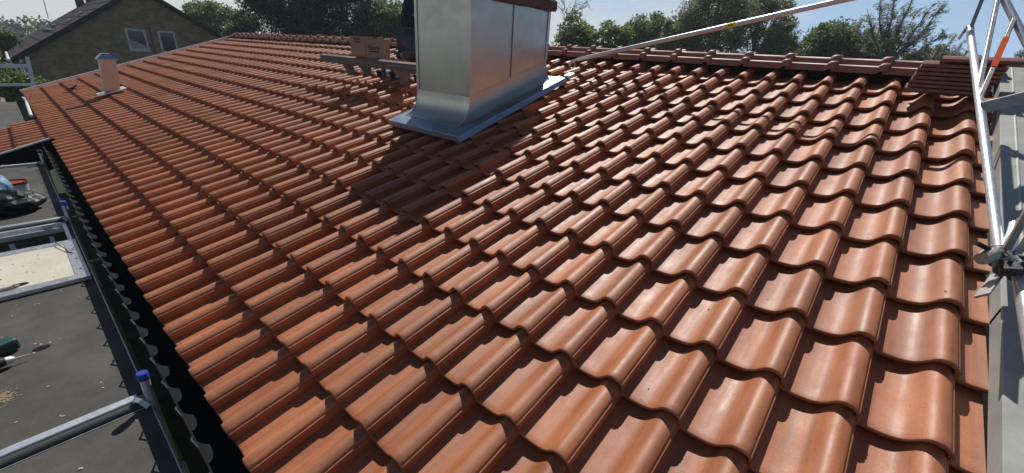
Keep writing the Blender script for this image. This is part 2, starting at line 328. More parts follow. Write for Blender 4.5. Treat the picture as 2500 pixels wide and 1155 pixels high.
# back slope
def mir(v): return Vector((v.x, 2 * ridge_top.y - v.y, v.z))
b = MB()
pa, pb = [], []
for k in range(int((UR - UL) / W * 8) + 1):
    u = UL + k * W / 8; fr = (k % 8) / 8; h = float(np.interp(fr, px_, pr_))
    pa.append(mir(rw(u, VR + .05, h - .02))); pb.append(mir(rw(u, 1.7, h - .02)))
b.strip(pb, pa); tag(b.build('rear_tile_covering', M['tile'], house))
# walls
b = MB(); yb = 2 * ridge_top.y + 1.35; b.abox(UL + .12, UR + .5, -1.35, yb, GZ, -.66); b.build('wall', M['brick'], house)
for x0 in (UL + .12, UR - .15): b = MB(); b.prism([(x0, -1.35, -.66), (x0, yb, -.66), (x0, ridge_top.y, ridge_top.z - .22)], (.15, 0, 0)); b.build('gable_wall', M['brick'], house)
# ridge tiles: one per .344 m
def ridge_prof(s, wide=0):     # cross-section across the ridge, in (y offset, z) about the ridge line
    pts = [(-.168, -.060), (-.169, -.030), (-.162, -.010), (-.149, -.001), (-.136, -.004), (-.127, -.016), (-.121, -.032), (-.110, -.032), (-.103, -.010), (-.098, .018), (-.090, .037), (-.077, .049), (-.062, .051), (-.050, .042), (-.042, .028), (-.020, .030), (0, .032)]
    pts = [(y * s, z + wide) for y, z in pts]; return pts + [(-y, z) for y, z in pts[-2::-1]]
RC = Vector((0, ridge_top.y, ridge_top.z + .030))
def ridge_tile(u0, u1, tv):
    Vs, k = [], None
    rings = [(u0 - .035, 1.0, 0), (u1 - .075, 1.0, 0), (u1 - .064, 1.06, .012), (u1 - .048, 1.10, .022), (u1 - .006, 1.11, .025), (u1, 1.09, .021), (u1, .96, -.008)]
    for (u, s, wd) in rings:
        p = ridge_prof(s, wd); k = len(p); Vs += [(u, RC.y + y, RC.z + z) for y, z in p]
    Vs = np.array(Vs); Fs = np.array([[r * k + i, r * k + i + 1, (r + 1) * k + i + 1, (r + 1) * k + i] for r in range(len(rings) - 1) for i in range(k - 1)])
    return npmesh('ridge_tile', Vs, Fs, M['ridge'], house, attr=np.full(len(Vs), tv))
uc = .285 + .04
k = 0; us = []
while uc - .3435 > UL - .2: us.append(uc); uc -= .3435
for uc in [.285 + .04 + .3435, .285 + .04 + .62] + us: ridge_tile(max(uc - .3435, UL - .01), uc, random.random())
# left rake trim and right verge sheets
b = MB(); b.prism([rw(UL - .045, VR, .045), rw(UL - .045, 1.72, .030), rw(UL - .045, 1.72, -.14), rw(UL - .045, VR, -.14)], (.012, 0, 0)); b.prism([rw(UL - .045, VR, .052), rw(UL - .045, 1.72, .037), rw(UL - .045, 1.72, .030), rw(UL - .045, VR, .045)], (.055, 0, 0))
tag(b.build('rake_trim', M['galv_bright'], house), 'bright metal trim along the far gable end')
for (va, vb) in ((-3.35, -.335), (-.335, 1.76)):
    e = .004 if va > -1 else .0
    b = MB()
    prof = [(.9415, -.05), (.9415, .030), (.944, .034), (.998, .036), (1.002, .040), (1.006, .040), (1.010, .034), (1.34, .012), (1.36, -.06)]
    prof = [(u, n + e) for u, n in prof]
    b.strip([rw(u, va - (.02 if va > -1 else 0), n) for u, n in prof], [rw(u, vb, n) for u, n in prof], False)
    tag(b.build('verge_flashing', M['zinc'], house), 'dull grey zinc sheet along the near gable edge')
# gutter
b = MB(); gp = [(-1.592, -.545)] + [(-1.652 + .060 * math.cos(a), -.568 - .063 * math.sin(a)) for a in np.linspace(0, math.pi, 12)] + [(-1.713, -.548), (-1.717, -.540), (-1.712, -.535), (-1.708, -.539)]
gp = [(y, z) for y, z in gp]
b.strip([(-7.70, y, z) for y, z in gp], [(UR + .3, y, z) for y, z in gp])
b.add([(UL, -1.52, -.555), (UR, -1.52, -.555), (UR, -1.60, -.565), (UL, -1.60, -.565)], [(0, 1, 2, 3)])
b.add([(UL, -1.545, -.56), (UR, -1.545, -.56), (UR, -1.545, -.78), (UL, -1.545, -.78)], [(0, 1, 2, 3)])
gutter = tag(b.build('gutter', M['black'], house), 'black gutter below the bottom row of tiles')
clip0 = None
kx = 0
for k in range(39):
    u = .75 - k * .215
    if clip0 is None:
        b = MB()
        for q in range(1):
            b.tube([(u - .02, -1.716, -.538), (u, -1.719, -.532), (u + .014, -1.723, -.524), (u + .03, -1.718, -.530), (u + .06, -1.713, -.540)], [.002, .004, .005, .0035, .002], 8)
        clip0 = b.build('gutter_clip', M['clip'], gutter)
    else:
        c = clip0.copy(); COL.objects.link(c); c.parent = gutter; c.location = (-k * .215, 0, 0); c.rotation_euler = (0, 0, 0)
b = MB(); b.prism([rw(-7.74, 1.70, .045), rw(-7.74, 2.72, .045), rw(-7.74, 2.72, .030), rw(-7.74, 1.70, .030)], (.06, 0, 0)); tag(b.build('rake_trim', M['alu'], house), 'light trim on the low side roof')
b = MB(); b.prism([rw(-7.715, 1.66, .028), rw(-7.715, 2.72, .028), rw(-7.715, 2.72, -.40), rw(-7.715, 1.66, -.30)], (.012, 0, 0)); b.build('side_gable', M['black'], house)
# ---- chimney (part) with cladding seams, apron, crown
zt = None
def cw(u, v, n): return rw(u, v, n)
u0, u1, v0, v1 = CH
topz = (rw(u1, v0, .25)).z + .44
ZB = .25
def body_corner(u, v, top): p = rw(u, v, ZB); return Vector((p.x, p.y, topz)) if top else p
B0, B1, B2, B3 = (u0, v1), (u1, v1), (u1, v0), (u0, v0)            # front-left, front-right, back-right, back-left
b = MB(); vs = [body_corner(*q, False) for q in (B0, B1, B2, B3)] + [body_corner(*q, True) for q in (B0, B1, B2, B3)]
def panel(mb, a, b_, c, d, nx=14, nz=12, amp=.0022, seed=0):       # slightly oil-canned sheet
    a, b_, c, d = map(Vector, (a, b_, c, d)); nrm = (b_ - a).cross(d - a).normalized(); r = np.random.default_rng(seed); ph = r.uniform(0, 6, 6); V_ = []
    for iz in range(nz + 1):
        for ix in range(nx + 1):
            s, t = ix / nx, iz / nz; p = (a * (1 - s) + b_ * s) * (1 - t) + (d * (1 - s) + c * s) * t
            e = math.sin(math.pi * s) * math.sin(math.pi * t) * amp * (math.sin(3.1 * s + ph[0]) + math.sin(5.3 * t + ph[1]) + math.sin(4 * (s + t) + ph[2]))
            V_.append(p + nrm * e)
    mb.add(V_, [(z * (nx + 1) + x, z * (nx + 1) + x + 1, (z + 1) * (nx + 1) + x + 1, (z + 1) * (nx + 1) + x) for z in range(nz) for x in range(nx)], True)
panel(b, vs[0], vs[1], vs[5], vs[4], seed=1)
vm = (v0 + v1) / 2 - .0
mb_, mt_ = body_corner(u1, vm, False), body_corner(u1, vm, True)
panel(b, vs[1], mb_, mt_, vs[5], seed=2); panel(b, mb_, vs[2], vs[6], mt_, seed=3); panel(b, vs[2], vs[3], vs[7], vs[6], seed=4); panel(b, vs[3], vs[0], vs[4], vs[7], seed=5)
chim = tag(b.build('chimney', M['galv'], house), 'broad chimney clad in dull galvanised sheet metal')
def seam(p, q, wd, th, up=(0, 0, 1)):
    m_ = MB(); m_.bar(p, q, wd, th, up); m_.build('standing_seam', M['galv'], chim, .002)
seam(vs[1], vs[5], .010, .010)
seam(mb_ + Vector((.006, 0, 0)), mt_ + Vector((.006, 0, 0)), .03, .012, (1, 0, 0))
seam(vs[2] + Vector((.004, -.018, 0)), vs[6] + Vector((.004, -.018, 0)), .036, .008, (1, 0, 0))
seam(vs[0] + Vector((.018, -.004, 0)), vs[4] + Vector((.018, -.004, 0)), .036, .008, (0, 1, 0))
# flared skirt: from the body at n=.25 curving to the plate at n=.06
ZP = .062
PL = (-3.20, -2.20, -2.13, -.57)                                     # plate extents u0,u1,v0,v1
def flare(s): return (1 - math.cos(s * math.pi / 2)), (1 - math.sin(s * math.pi / 2))
b = MB()
fu, fvf, fvb = .12, .15, .08                                       # flare reach: sides, front, back
ns = 8
def skirt_pt(u, v, su, sv, s):
    d = (ZB - ZP) / CP; q0, q1, q2 = rw(u, v, ZB), rw(u, v + d * SP, ZP + .001), rw(u + su, v + sv + d * SP, ZP + .001); return q0 * (1 - s) ** 2 + q1 * (2 * s * (1 - s)) + q2 * s * s
for a_, c_, da, dc in (((u0, v1), (u1, v1), (0, fvf), (0, fvf)), ((u1, v1), (u1, v0), (fu, 0), (fu, 0)), ((u1, v0), (u0, v0), (0, -fvb), (0, -fvb)), ((u0, v0), (u0, v1), (-.07, 0), (-.07, 0))):
    b.add([skirt_pt(*a_, *da, s / ns) for s in range(ns + 1)] + [skirt_pt(*c_, *dc, s / ns) for s in range(ns + 1)], [(s + 1, s, ns + 1 + s, ns + 2 + s) for s in range(ns)], True)
for (cu, cv, a1, a2) in ((u1, v1, (0, fvf), (fu, 0)), (u1, v0, (fu, 0), (0, -fvb)), (u0, v0, (0, -fvb), (-.07, 0)), (u0, v1, (-.07, 0), (0, fvf))):
    b.add([skirt_pt(cu, cv, *a1, s / ns) for s in range(ns + 1)] + [skirt_pt(cu, cv, *a2, s / ns) for s in range(ns + 1)], [(s + 1, s, ns + 1 + s, ns + 2 + s) for s in range(ns)], True)
b.build('flashing_skirt', M['galv'], chim)
for cu in (u0, u1):
    b = MB(); b.tube([skirt_pt(cu, v1, 0, fvf, s / ns) + rw(0, .001, .001) for s in range(ns + 1)], .0032, 6); b.build('skirt_edge', M['galv_bright'], chim)
b = MB(); b.tube([skirt_pt(u0, v1, 0, fvf, 1) + rw(0, 0, .001), skirt_pt(u1, v1, 0, fvf, 1) + rw(0, 0, .001)], .0026, 6); b.build('skirt_edge', M['alu_dull'], chim)
b = MB(); b.tube([skirt_pt(u1, v1, fu, 0, 1) + rw(0, 0, .001), skirt_pt(u1, v0, fu, 0, 1) + rw(0, 0, .001)], .0018, 6); b.build('skirt_edge', M['alu_dull'], chim)
b = MB()
def seamline(p, q, r=.0014): b.tube([p, q], r, 6)
off = rw(0, 0, .002)
for p, q in ((vs[0], vs[1]), (vs[1], vs[2])): seamline(p + off, q + off)
b.build('seam_line', M['alu_dull'], chim)
b = MB(); u0p, u1p, v0p, v1p = PL
top = [rw(u0p, v1p, ZP), rw(u1p, v1p, ZP), rw(u1p, v0p, ZP), rw(u0p, v0p, ZP)]
bot = [rw(u0p - .004, v1p + .006, ZP - .05), rw(u1p + .03, v1p + .006, ZP - .045), rw(u1p + .03, v0p, ZP - .040), rw(u0p - .004, v0p, ZP - .05)]
b.add(top + bot, [(0, 1, 2, 3), (4, 5, 1, 0), (5, 6, 2, 1), (6, 7, 3, 2), (7, 4, 0, 3)])
tag(b.build('flashing_apron', M['skytint_alu'], chim, .003), 'metal apron tinted with reflected sky blue, spread over the tiles')
for (uu_, k_) in ((-2.262, .0022), (-2.236, .0018)):
    b = MB(); b.tube([rw(uu_, v1p - .02, ZP), rw(uu_ + .004, -1.4, ZP + .0012), rw(uu_, v0p + .02, ZP)], k_, 6); b.build('apron_crease', M['skytint_alu'], chim)
b = MB(); b.prism([rw(u1p - .05, v1p + .004, ZP + .001), rw(u1p + .004, v1p + .004, ZP + .001), rw(u1p + .03, v1p + .012, ZP - .05), rw(u1p - .03, v1p + .012, ZP - .05)], rw(0, .004, .002)); b.build('apron_corner', M['galv'], chim, .001)
b = MB()
ctr = (vs[4] + vs[5] + vs[6] + vs[7]) / 4
def capring(o, z, jit=0):
    r = []
    for q in vs[4:8]:
        d = Vector((q.x - ctr.x, q.y - ctr.y, 0)); r.append(Vector((q.x + math.copysign(o, d.x), q.y + math.copysign(o, d.y), z)))
    return r
nseg = 10
def ringpts(o, z):
    c4 = capring(o, z); out_ = []
    for i in range(4):
        a_, c_ = c4[i], c4[(i + 1) % 4]
        for s in range(nseg):
            p = a_.lerp(c_, s / nseg); out_.append(p + Vector((random.uniform(-.004, .004), random.uniform(-.004, .004), random.uniform(-.005, .004))))
    return out_
rings = [ringpts(-.02, topz - .002), ringpts(.035, topz + .0), ringpts(.045, topz + .015), ringpts(.045, topz + .085), ringpts(.03, topz + .10)]
nn = nseg * 4; allv = sum(rings, []); fs = [(r * nn + i, r * nn + (i + 1) % nn, (r + 1) * nn + (i + 1) % nn, (r + 1) * nn + i) for r in range(4) for i in range(nn)] + [tuple(range(4 * nn, 5 * nn))]
b.add(allv, fs, False); tag(b.build('chimney_crown', M['cap'], chim), 'rough brown weathered crown slab on the chimney')
for i in range(2):
    p = ctr + Vector((0, -.27 + .54 * i, 0)); b = MB(); b.tube([(p.x, p.y, topz + .095), (p.x, p.y, topz + .26), (p.x, p.y, topz + .28)], [.13, .115, .13], 20); b.build('chimney_pot', M['ridge'], chim)
# little silver fixing at the back right of the apron
b = MB(); b.box(rw(-2.15, -2.13, .085), rw(1, 0, 0), rw(0, 1, 0), rw(0, 0, 1), .035, .05, .012); b.build('flashing_clip', M['galv_bright'], chim, .003)
# ---- vent flue
def vent():
    b = MB(); c0 = rw(-10.27, .60, .04); c1 = rw(-10.25, .38, .545)
    hx, hy = .095, .11
    q0 = [c0 + Vector((sx * hx, sy * hy, 0)) for sx, sy in ((-1, -1), (1, -1), (1, 1), (-1, 1))]; q1 = [c1 + Vector((sx * hx, sy * hy, 0)) for sx, sy in ((-1, -1), (1, -1), (1, 1), (-1, 1))]
    b.add(q0 + q1, [(0, 1, 5, 4), (1, 2, 6, 5), (2, 3, 7, 6), (3, 0, 4, 7), (4, 5, 6, 7)]); v = tag(b.build('vent_flue', M['galv'], house, .004), 'small square metal vent flue with peaked cap')
    b = MB(); e = .03; top = [c1 + Vector((sx * (hx + e), sy * (hy + e), .0)) for sx, sy in ((-1, -1), (1, -1), (1, 1), (-1, 1))]
    r0, r1 = c1 + Vector((-(hx + e) * .72, 0, .075)), c1 + Vector(((hx + e) * .72, 0, .075)); low = [p - Vector((0, 0, .02)) for p in top]
    tp2 = [c1 + Vector((sx * hx * .9, sy * hy * .5, .085)) for sx, sy in ((-1, -1), (1, -1), (1, 1), (-1, 1))]
    b.add(top + low + tp2, [(0, 1, 9, 8), (1, 2, 10, 9), (2, 3, 11, 10), (3, 0, 8, 11), (8, 9, 10, 11), (4, 5, 1, 0), (5, 6, 2, 1), (6, 7, 3, 2), (7, 4, 0, 3), (7, 6, 5, 4)]); b.build('vent_cap', M['skytint_alu'], v)
    b = MB(); b.box(rw(-10.27, .60, .045), rw(1, 0, 0), rw(0, 1, 0), rw(0, 0, 1), .175, .21, .006); b.build('vent_flashing', M['galv_bright'], v, .002)
vent()
# ------------------------------------------------------------------ loose tiles stacked at the ridge
def loose_tile(name, c, yaw, tilt, label):
    o = thing(name, c, label, 'roof tile', 'loose tiles stacked by the near end of the ridge') if False else None
    Vs, Fs = [], []; k = len(px_)
    ln = .41; wd = .245
    for (s, off) in ((0, -.018), (0, 0), (1, 0), (1, -.018)):
        for x, h in zip(px_, pr_): Vs.append((s * ln - ln / 2, (x - .5) * wd, (h + .03) * .8 + off))
    Vs = np.array(Vs); Fs = [[r * k + i, r * k + i + 1, ((r + 1) % 4) * k + i + 1, ((r + 1) % 4) * k + i] for r in range(4) for i in range(k - 1)]
    for e in (0, k - 1): Fs.append([e, k + e, 2 * k + e, 3 * k + e])
    ob = npmesh(name, Vs, np.array(Fs), M['loose'], None, smooth=False, loc=(0, 0, 0))
    ob.rotation_euler = (tilt, 0, yaw); ob.location = c
    return tag(ob, label, 'roof tile', 'loose tiles stacked by the near end of the ridge')
ords = ['bottom tile', 'second tile from the bottom', 'third tile from the bottom', 'middle tile, fourth from either end,', 'third tile from the top', 'tile just under the top one', 'top tile']
base = rw(.665, -2.60, .035)
for i, nm in enumerate(ords):
    loose_tile('roof_tile', base + Vector((random.uniform(-.005, .005) + .006 * i, random.uniform(-.006, .006) + .004 * i, .008 + .0262 * i)), R_(random.uniform(-1.2, 1.2) - 2), R_(-6), nm + ' in the stack of loose tiles beside the ridge')
o = loose_tile('roof_tile', base + Vector((.13, .10, .008 + .0262 * 7 + .012)), R_(-4), R_(-6), 'single tile lying crooked on top of the tile stack')
b = MB(); cc = rw(.90, -2.93, .10)
p = ridge_prof(1.0, 0)
b2 = [(cc.x - .12, cc.y + y, cc.z + z) for y, z in p]; b3 = [(cc.x + .12, cc.y + y, cc.z + z) for y, z in p]
# ------------------------------------------------------------------ verge truss
CB, C0 = rw(.642, -2.417, .482), rw(.882, -.532, .171); D = (CB - C0).normalized(); LCH = (CB - C0).length
Q0, Q1 = at(2450, -5, 2.42), at(2500, 92, 2.28); D2 = (Q1 - Q0).normalized()
truss = thing('scaffold_truss', C0, 'silver lattice beam with an orange-banded brace along the right roof edge', 'scaffold beam')
c1a, c1b = C0 - D * .14, CB
RT = .0172
b = MB(); b.tube([c1a, C0 + D * .8, c1b], RT, 24); b.build('chord', M['galv_bright'], truss)
b = MB(); b.tube([Q0 - D2 * .9, Q0, Q0 + D2 * 1.3], RT * 1.05, 24); b.build('chord', M['galv_bright'], truss)
def ch2(px, py):   # point on the second chord nearest the pixel ray
    best = min(((Q0 + D2 * (t / 100)) for t in range(-90, 130)), key=lambda p: ((p - CAM).normalized() - (at(px, py, 1) - CAM).normalized()).length); return best
def ch1(px, py): return min(((C0 + D * (t / 100)) for t in range(-14, 195)), key=lambda p: ((p - CAM).normalized() - (at(px, py, 1) - CAM).normalized()).length)
def brace(a, b_, mt, wd=.028, th=.016, up=(1, 0, 0)):
    m_ = MB(); m_.bar(a, b_, wd, th, up); return m_.build('brace', M[mt], truss, .003)
a = ch1(2384, 225); e = ch2(2434, -22); brace(a, e, 'alu', .026, .02)
a = ch1(2386, 244); e = ch2(2478, 45); o = brace(a, e, 'alu_dull', .026, .02)
b = MB(); b.bar(a.lerp(e, .36), a.lerp(e, .73), .030, .024, (1, 0, 0)); b.build('orange_band', M['orange'], o)
a = c1b - D * .02; e = ch2(2420, -60); brace(a, e, 'alu_dull', .022, .018)
a = ch1(2438, 612); b = MB()
brace(ch1(2438, 612) + Vector((.010, -.016, 0)), at(2545, 455, 1.40), 'alu_dull', .028, .020)
brace(at(2478, 628, 1.50), at(2560, 500, 1.40), 'alu', .024, .02)
m_ = MB(); pn = ch1(2393, 264); m_.bar(pn + Vector((.0, -.018, 0)), at(2560, 224, (pn - CAM).dot(FWD) - .12), .010, .056, (0, 0, 1)); tag(m_.build('cross_bar', M['alu_dull'], truss, .002), 'flat dull bar reaching sideways from the lower tube')
m_ = MB(); m_.tube([c1b - D * .012, c1b + D * .004], RT * 1.12, 20); m_.bar(c1b + Vector((-.014, 0, .01)), c1b + Vector((-.03, -.02, -.06)), .005, .020); m_.build('end_plate', M['alu'], truss)
m_ = MB(); m_.bar(ch1(2428, 640) + Vector((0, -.04, -.03)), at(2397, 722, 1.36), .008, .040, Vector((.6, -.3, .7))); m_.build('tail_plate', M['alu_dull'], truss, .002)
# second, lower tube and coupler
T2 = at(2497, 690, 1.42)
pole2 = thing('scaffold_pole', T2, 'bright steel tube running down the right verge from the clamp', 'scaffold pole')
m_ = MB(); m_.tube([T2 + D * .10, T2 - D * .5, T2 - D * 1.6], .0235, 24); m_.build('tube', M['galv_bright'], pole2)
m_ = MB(); m_.tube([at(2456, 648, 1.50), at(2458, 615, 1.52), at(2466, 590, 1.54), at(2474, 568, 1.56), at(2477, 545, 1.58)], [.017, .018, .018, .017, .015], 14); m_.build('spigot', M['galv_bright'], pole2)
K = at(2440, 640, 1.47)
coup = thing('scaffold_coupler', K, 'dark cast clamp with a threaded bolt joining the two steel tubes', 'clamp')
m_ = MB(); m_.tube([C0 - D * .085, C0 - D * .03], .034, 20); m_.tube([T2 + D * .03, T2 + D * .10], .035, 20); m_.box(K + Vector((.03, 0, -.01)), D, (1, 0, 0), D.cross(Vector((1, 0, 0))), .03, .04, .022); m_.box(at(2470, 655, 1.43), D, (1, 0, .3), D.cross(Vector((1, 0, .3))), .024, .03, .015)
m_.build('clamp_body', M['cast'], coup, .008)
m_ = MB(); m_.tube([at(2386, 594, 1.44), at(2432, 618, 1.46)], .0065, 12)
for k in range(9):
    q = at(2386, 594, 1.44).lerp(at(2432, 618, 1.46), k / 11 + .03); q2 = q + (at(2432, 618, 1.46) - at(2386, 594, 1.44)).normalized() * .0022; m_.tube([q, q2], .0082, 12)
m_.tube([at(2426, 615, 1.46), at(2444, 624, 1.465)], .013, 6); m_.build('threaded_bolt', M['cast'], coup)
m_ = MB(); m_.tube([at(2397, 632, 1.44), at(2420, 622, 1.46)], [.021, .026], 18); m_.build('bearing_sleeve', M['leadroll'], coup)
m_ = MB(); m_.tube([at(2462, 612, 1.46), at(2475, 640, 1.44)], .006, 8); m_.bar(at(2456, 622, 1.44), at(2474, 632, 1.44), .012, .004); m_.bar(at(2487, 622, 1.42), at(2515, 628, 1.42), .010, .004); m_.build('wedge', M['alu'], coup)

# ------------------------------------------------------------------ long diagonal pole
LA, LB = rw(-2.324, -2.468, .127), rw(-.067, -2.641, .616)
LD = (LB - LA).normalized()
lp = thing('scaffold_pole', LA, 'long galvanised pole slanting over the ridge with a yellow label', 'scaffold pole')
m_ = MB(); m_.tube([LA + LD * .16, LA + LD * 1.5, LA + LD * 3.6], .0195, 24); m_.tube([LA + LD * .02, LA + LD * .06, LA + LD * .16], [.014, .017, .0195], 24, False); m_.build('tube', M['galv_bright'], lp)
q = LA + LD * ((at(1772, 58, 3.4) - LA).dot(LD)); m_ = MB(); m_.tube([q - LD * .035, q + LD * .035], .0201, 24); yl = tag(m_.build('label_tape', M['yellow'], lp), 'yellow wrapped label')
m_ = MB(); to = (CAM - q); to = (to - LD * to.dot(LD)).normalized(); upd = LD.cross(to).normalized(); upd = upd if upd.z > 0 else -upd
for k in range(4): m_.box(q + LD * (-.014 + .010 * k) + to * .0203, LD, upd, to, .0018, .008, .0006)
m_.box(q + LD * .0135 + to * .0203, LD, upd, to, .004, .0016, .0006); m_.build('label_marks', M['print'], yl)
m_ = MB(); ring = LA + Vector((.0, 0, -.01))
cl = [ring + Vector((math.cos(a) * .035, -.01, -.035 + math.sin(a) * .035)) for a in np.linspace(0, 2 * math.pi, 17)]
m_.tube(cl, .004, 8, False); m_.bar(LA - LD * .03, LA + LD * .05, .04, .014); m_.tube([LA + Vector((-.03, 0, .0)), LA + Vector((-.035, 0, -.07))], .007, 8); m_.build('end_hook', M['alu'], lp)
m_ = MB(); a = LA + Vector((-.03, 0, -.05)); m_.tube([a, a + Vector((.005, -.01, -.02)), a + Vector((-.01, -.03, -.045)), a + Vector((.0, -.07, -.06)), a + Vector((.03, -.12, -.075))], .0035, 6); m_.build('wire_tie', M['rust_wire'], lp)

# ------------------------------------------------------------------ scaffold on the eaves side
DZ = -.78; XF = scale_about_cam
scf = thing('scaffold', (-4.7, -2.1, GZ), 'eaves scaffold walkway of dark plywood decks with aluminium frames', 'scaffold')
YO, YI = -2.55, -1.775
def deck(x0, x1, hole=None):
    m_ = MB()
    if hole is None: m_.abox(x0, x1, YO, YI, DZ - .012, DZ)
    else:
        h0, h1, y0, y1 = hole
        m_.abox(x0, h0, YO, YI, DZ - .012, DZ); m_.abox(h1, x1, YO, YI, DZ - .012, DZ); m_.abox(h0, h1, YO, y0, DZ - .012, DZ); m_.abox(h0, h1, y1, YI, DZ - .012, DZ)
    d = tag(m_.build('deck_board', M['ply'], scf), None)
    m_ = MB(); m_.abox(x0, x1, YI, YI + .004, DZ - .055, DZ + .003); m_.abox(x0, x1, YO - .004, YO, DZ - .055, DZ + .003); m_.abox(x0, x0 + .004, YO, YI, DZ, DZ + .003); m_.build('deck_edge', M['alu'], d)
    return d
deck(-1.83, 1.35); deck(-5.02, -1.96, (-5.02 + .02, -4.40, -2.50, -1.80)); deck(-7.68, -5.16)
m_ = MB(); r = np.random.default_rng(5)
# far decks
deck(-14.9, -10.6)
for k, xx in enumerate((-1.895, -5.09, -7.70)):
    m_ = MB(); m_.abox(xx - .045, xx + .0, YO, YI - .03, DZ - .03, DZ + .018); m_.build('transom', M['galv_bright'], scf, .004); m_ = MB(); m_.tube([(xx + .026, YO, DZ - .006), (xx + .026, YI - .02, DZ - .006)], .024, 14); m_.build('transom_tube', M['grey_plastic'], scf)
    m_ = MB(); px2 = xx + .055; m_.tube([(px2, -1.765, DZ - .45), (px2, -1.765, DZ + .165)], .019, 18); ps = m_.build('post', M['galv_bright'], scf)
    m_ = MB(); m_.tube([(px2, -1.765, DZ + .150), (px2, -1.765, DZ + .183), (px2, -1.765, DZ + .187)], [.0235, .0235, .021], 20); m_.build('post_cap', M['blue'] if k < 2 else M['darktool'], ps)
    m_ = MB(); m_.prism([(px2 + .03, -1.795, DZ + .004), (px2 - .06, -1.80, DZ + .004), (px2 - .045, -1.83, DZ + .02), (px2, -1.815, DZ + .035)], (0, .02, .012)); m_.build('corner_bracket', M['alu'], scf)
# hatch lid
hl = MB(); hl.abox(-4.30, -3.60, -2.56, -1.86, DZ + .010, DZ + .030); hatch = tag(hl.build('hatch', M['hatch'], scf), 'closed cream access hatch with metal rim')
m_ = MB(); m_.abox(-4.385, -4.30, -2.58, -1.785, DZ + .004, DZ + .034); m_.abox(-3.60, -3.515, -2.58, -1.785, DZ + .004, DZ + .034); m_.abox(-4.30, -3.60, -1.86, -1.785, DZ + .004, DZ + .034)
m_.build('hatch_rim', M['alu'], hatch, .002)
for k in range(19):
    x, y = (-4.25 + k * .11, -1.82) if k < 7 else ((-3.55, -1.90 - (k - 7) * .11) if k < 13 else (-4.34, -1.90 - (k - 13) * .11))
    m_ = MB(); m_.tube([(x, y, DZ + .034), (x, y, DZ + .037)], .006, 8); m_.build('rivet', M['galv_bright'], hatch)
m_ = MB(); cx_, cy_ = -3.66, -2.13
m_.add([(cx_ + .03 * math.cos(a), cy_ + .05 * math.sin(a), DZ + .0306) for a in np.linspace(0, 2 * math.pi, 20)[:-1]], [tuple(range(19))]); m_.build('hand_hole', M['black'], hatch)
m_ = MB(); m_.tube([(-3.625, -2.15, DZ + .04), (-3.62, -2.23, DZ + .04)], .012, 12); m_.tube([(-3.63, -2.135, DZ + .033), (-3.63, -2.135, DZ + .045)], .012, 12); m_.build('latch', M['alu_dull'], hatch)
m_ = MB(); m_.tube([(-4.33, -1.90, DZ + .05), (-4.25, -1.885, DZ + .052), (-4.15, -1.86, DZ + .046), (-4.08, -1.85, DZ + .038), (-4.05, -1.83, DZ + .038)], .003, 6); m_.build('pull_cord', M['black'], hatch)
m_ = MB(); rr = np.random.default_rng(3)
for k in range(46):
    x, y = rr.uniform(-4.28, -3.62), rr.uniform(-2.4, -1.88); s = rr.uniform(.0015, .006) * (2.2 if k % 15 == 0 else 1); m_.add([(x + s * math.cos(a) * 1.3, y + s * math.sin(a), DZ + .0305) for a in np.linspace(0, 2 * math.pi, 8)[:-1]], [tuple(range(7))])
tag(m_.build('dirt_specks', mat('brown dirt', (.10, .07, .04), .9), hatch), kind='stuff')
# opening rails + ladder below
m_ = MB(); m_.abox(-5.00, -4.975, -2.5, -1.80, DZ - .05, DZ + .006); m_.abox(-5.0, -4.4, -1.825, -1.80, DZ - .05, DZ + .006); m_.abox(-4.93, -4.915, -2.5, -1.83, DZ - .06, DZ - .02); m_.build('opening_rim', M['galv_bright'], scf)
m_ = MB()
for yy in (-2.16, -1.92): m_.bar((-4.95, yy, DZ - .10), (-4.1, yy, DZ - 2.0), .03, .05)
for k in range(8):
    t = k / 8 + .05; m_.tube([(-4.95 + .85 * t, -2.16, DZ - .1 - 1.9 * t), (-4.95 + .85 * t, -1.92, DZ - .1 - 1.9 * t)], .014, 8)
m_.build('ladder', M['alu'], scf)
# lower lift, standards, bracing seen through the gap
m_ = MB()
for xx in (-1.84, -5.03, -7.64):
    m_ = MB(); m_.tube([(xx, -1.75, GZ), (xx, -1.75, DZ - .45)], .024, 12); m_.build('standard', M['galv_bright'], scf)
    m_ = MB(); m_.tube([(xx, YO, GZ), (xx, YO, DZ - .05)], .024, 12); m_.build('standard', M['galv_bright'], scf)
m_ = MB(); m_.tube([(-7.6, -1.74, DZ - .75), (1.2, -1.74, DZ - .75)], .022, 10); m_.build('ledger', M['alu_dull'], scf)
# pale cross strips at the wall side of the walkway
for (xx, wd) in ((-6.15, .012), (-5.2, .012), (-3.95, .010)):
    m_ = MB(); m_.abox(xx, xx + wd, -1.765, -1.56, DZ - .03, DZ - .018); m_.build('wall_tie', M['alu'], scf)
m_ = MB(); m_.abox(-6.14, -5.21, -1.765, -1.56, DZ - .032, DZ - .022); m_.build('infill_board', M['ply'], scf)
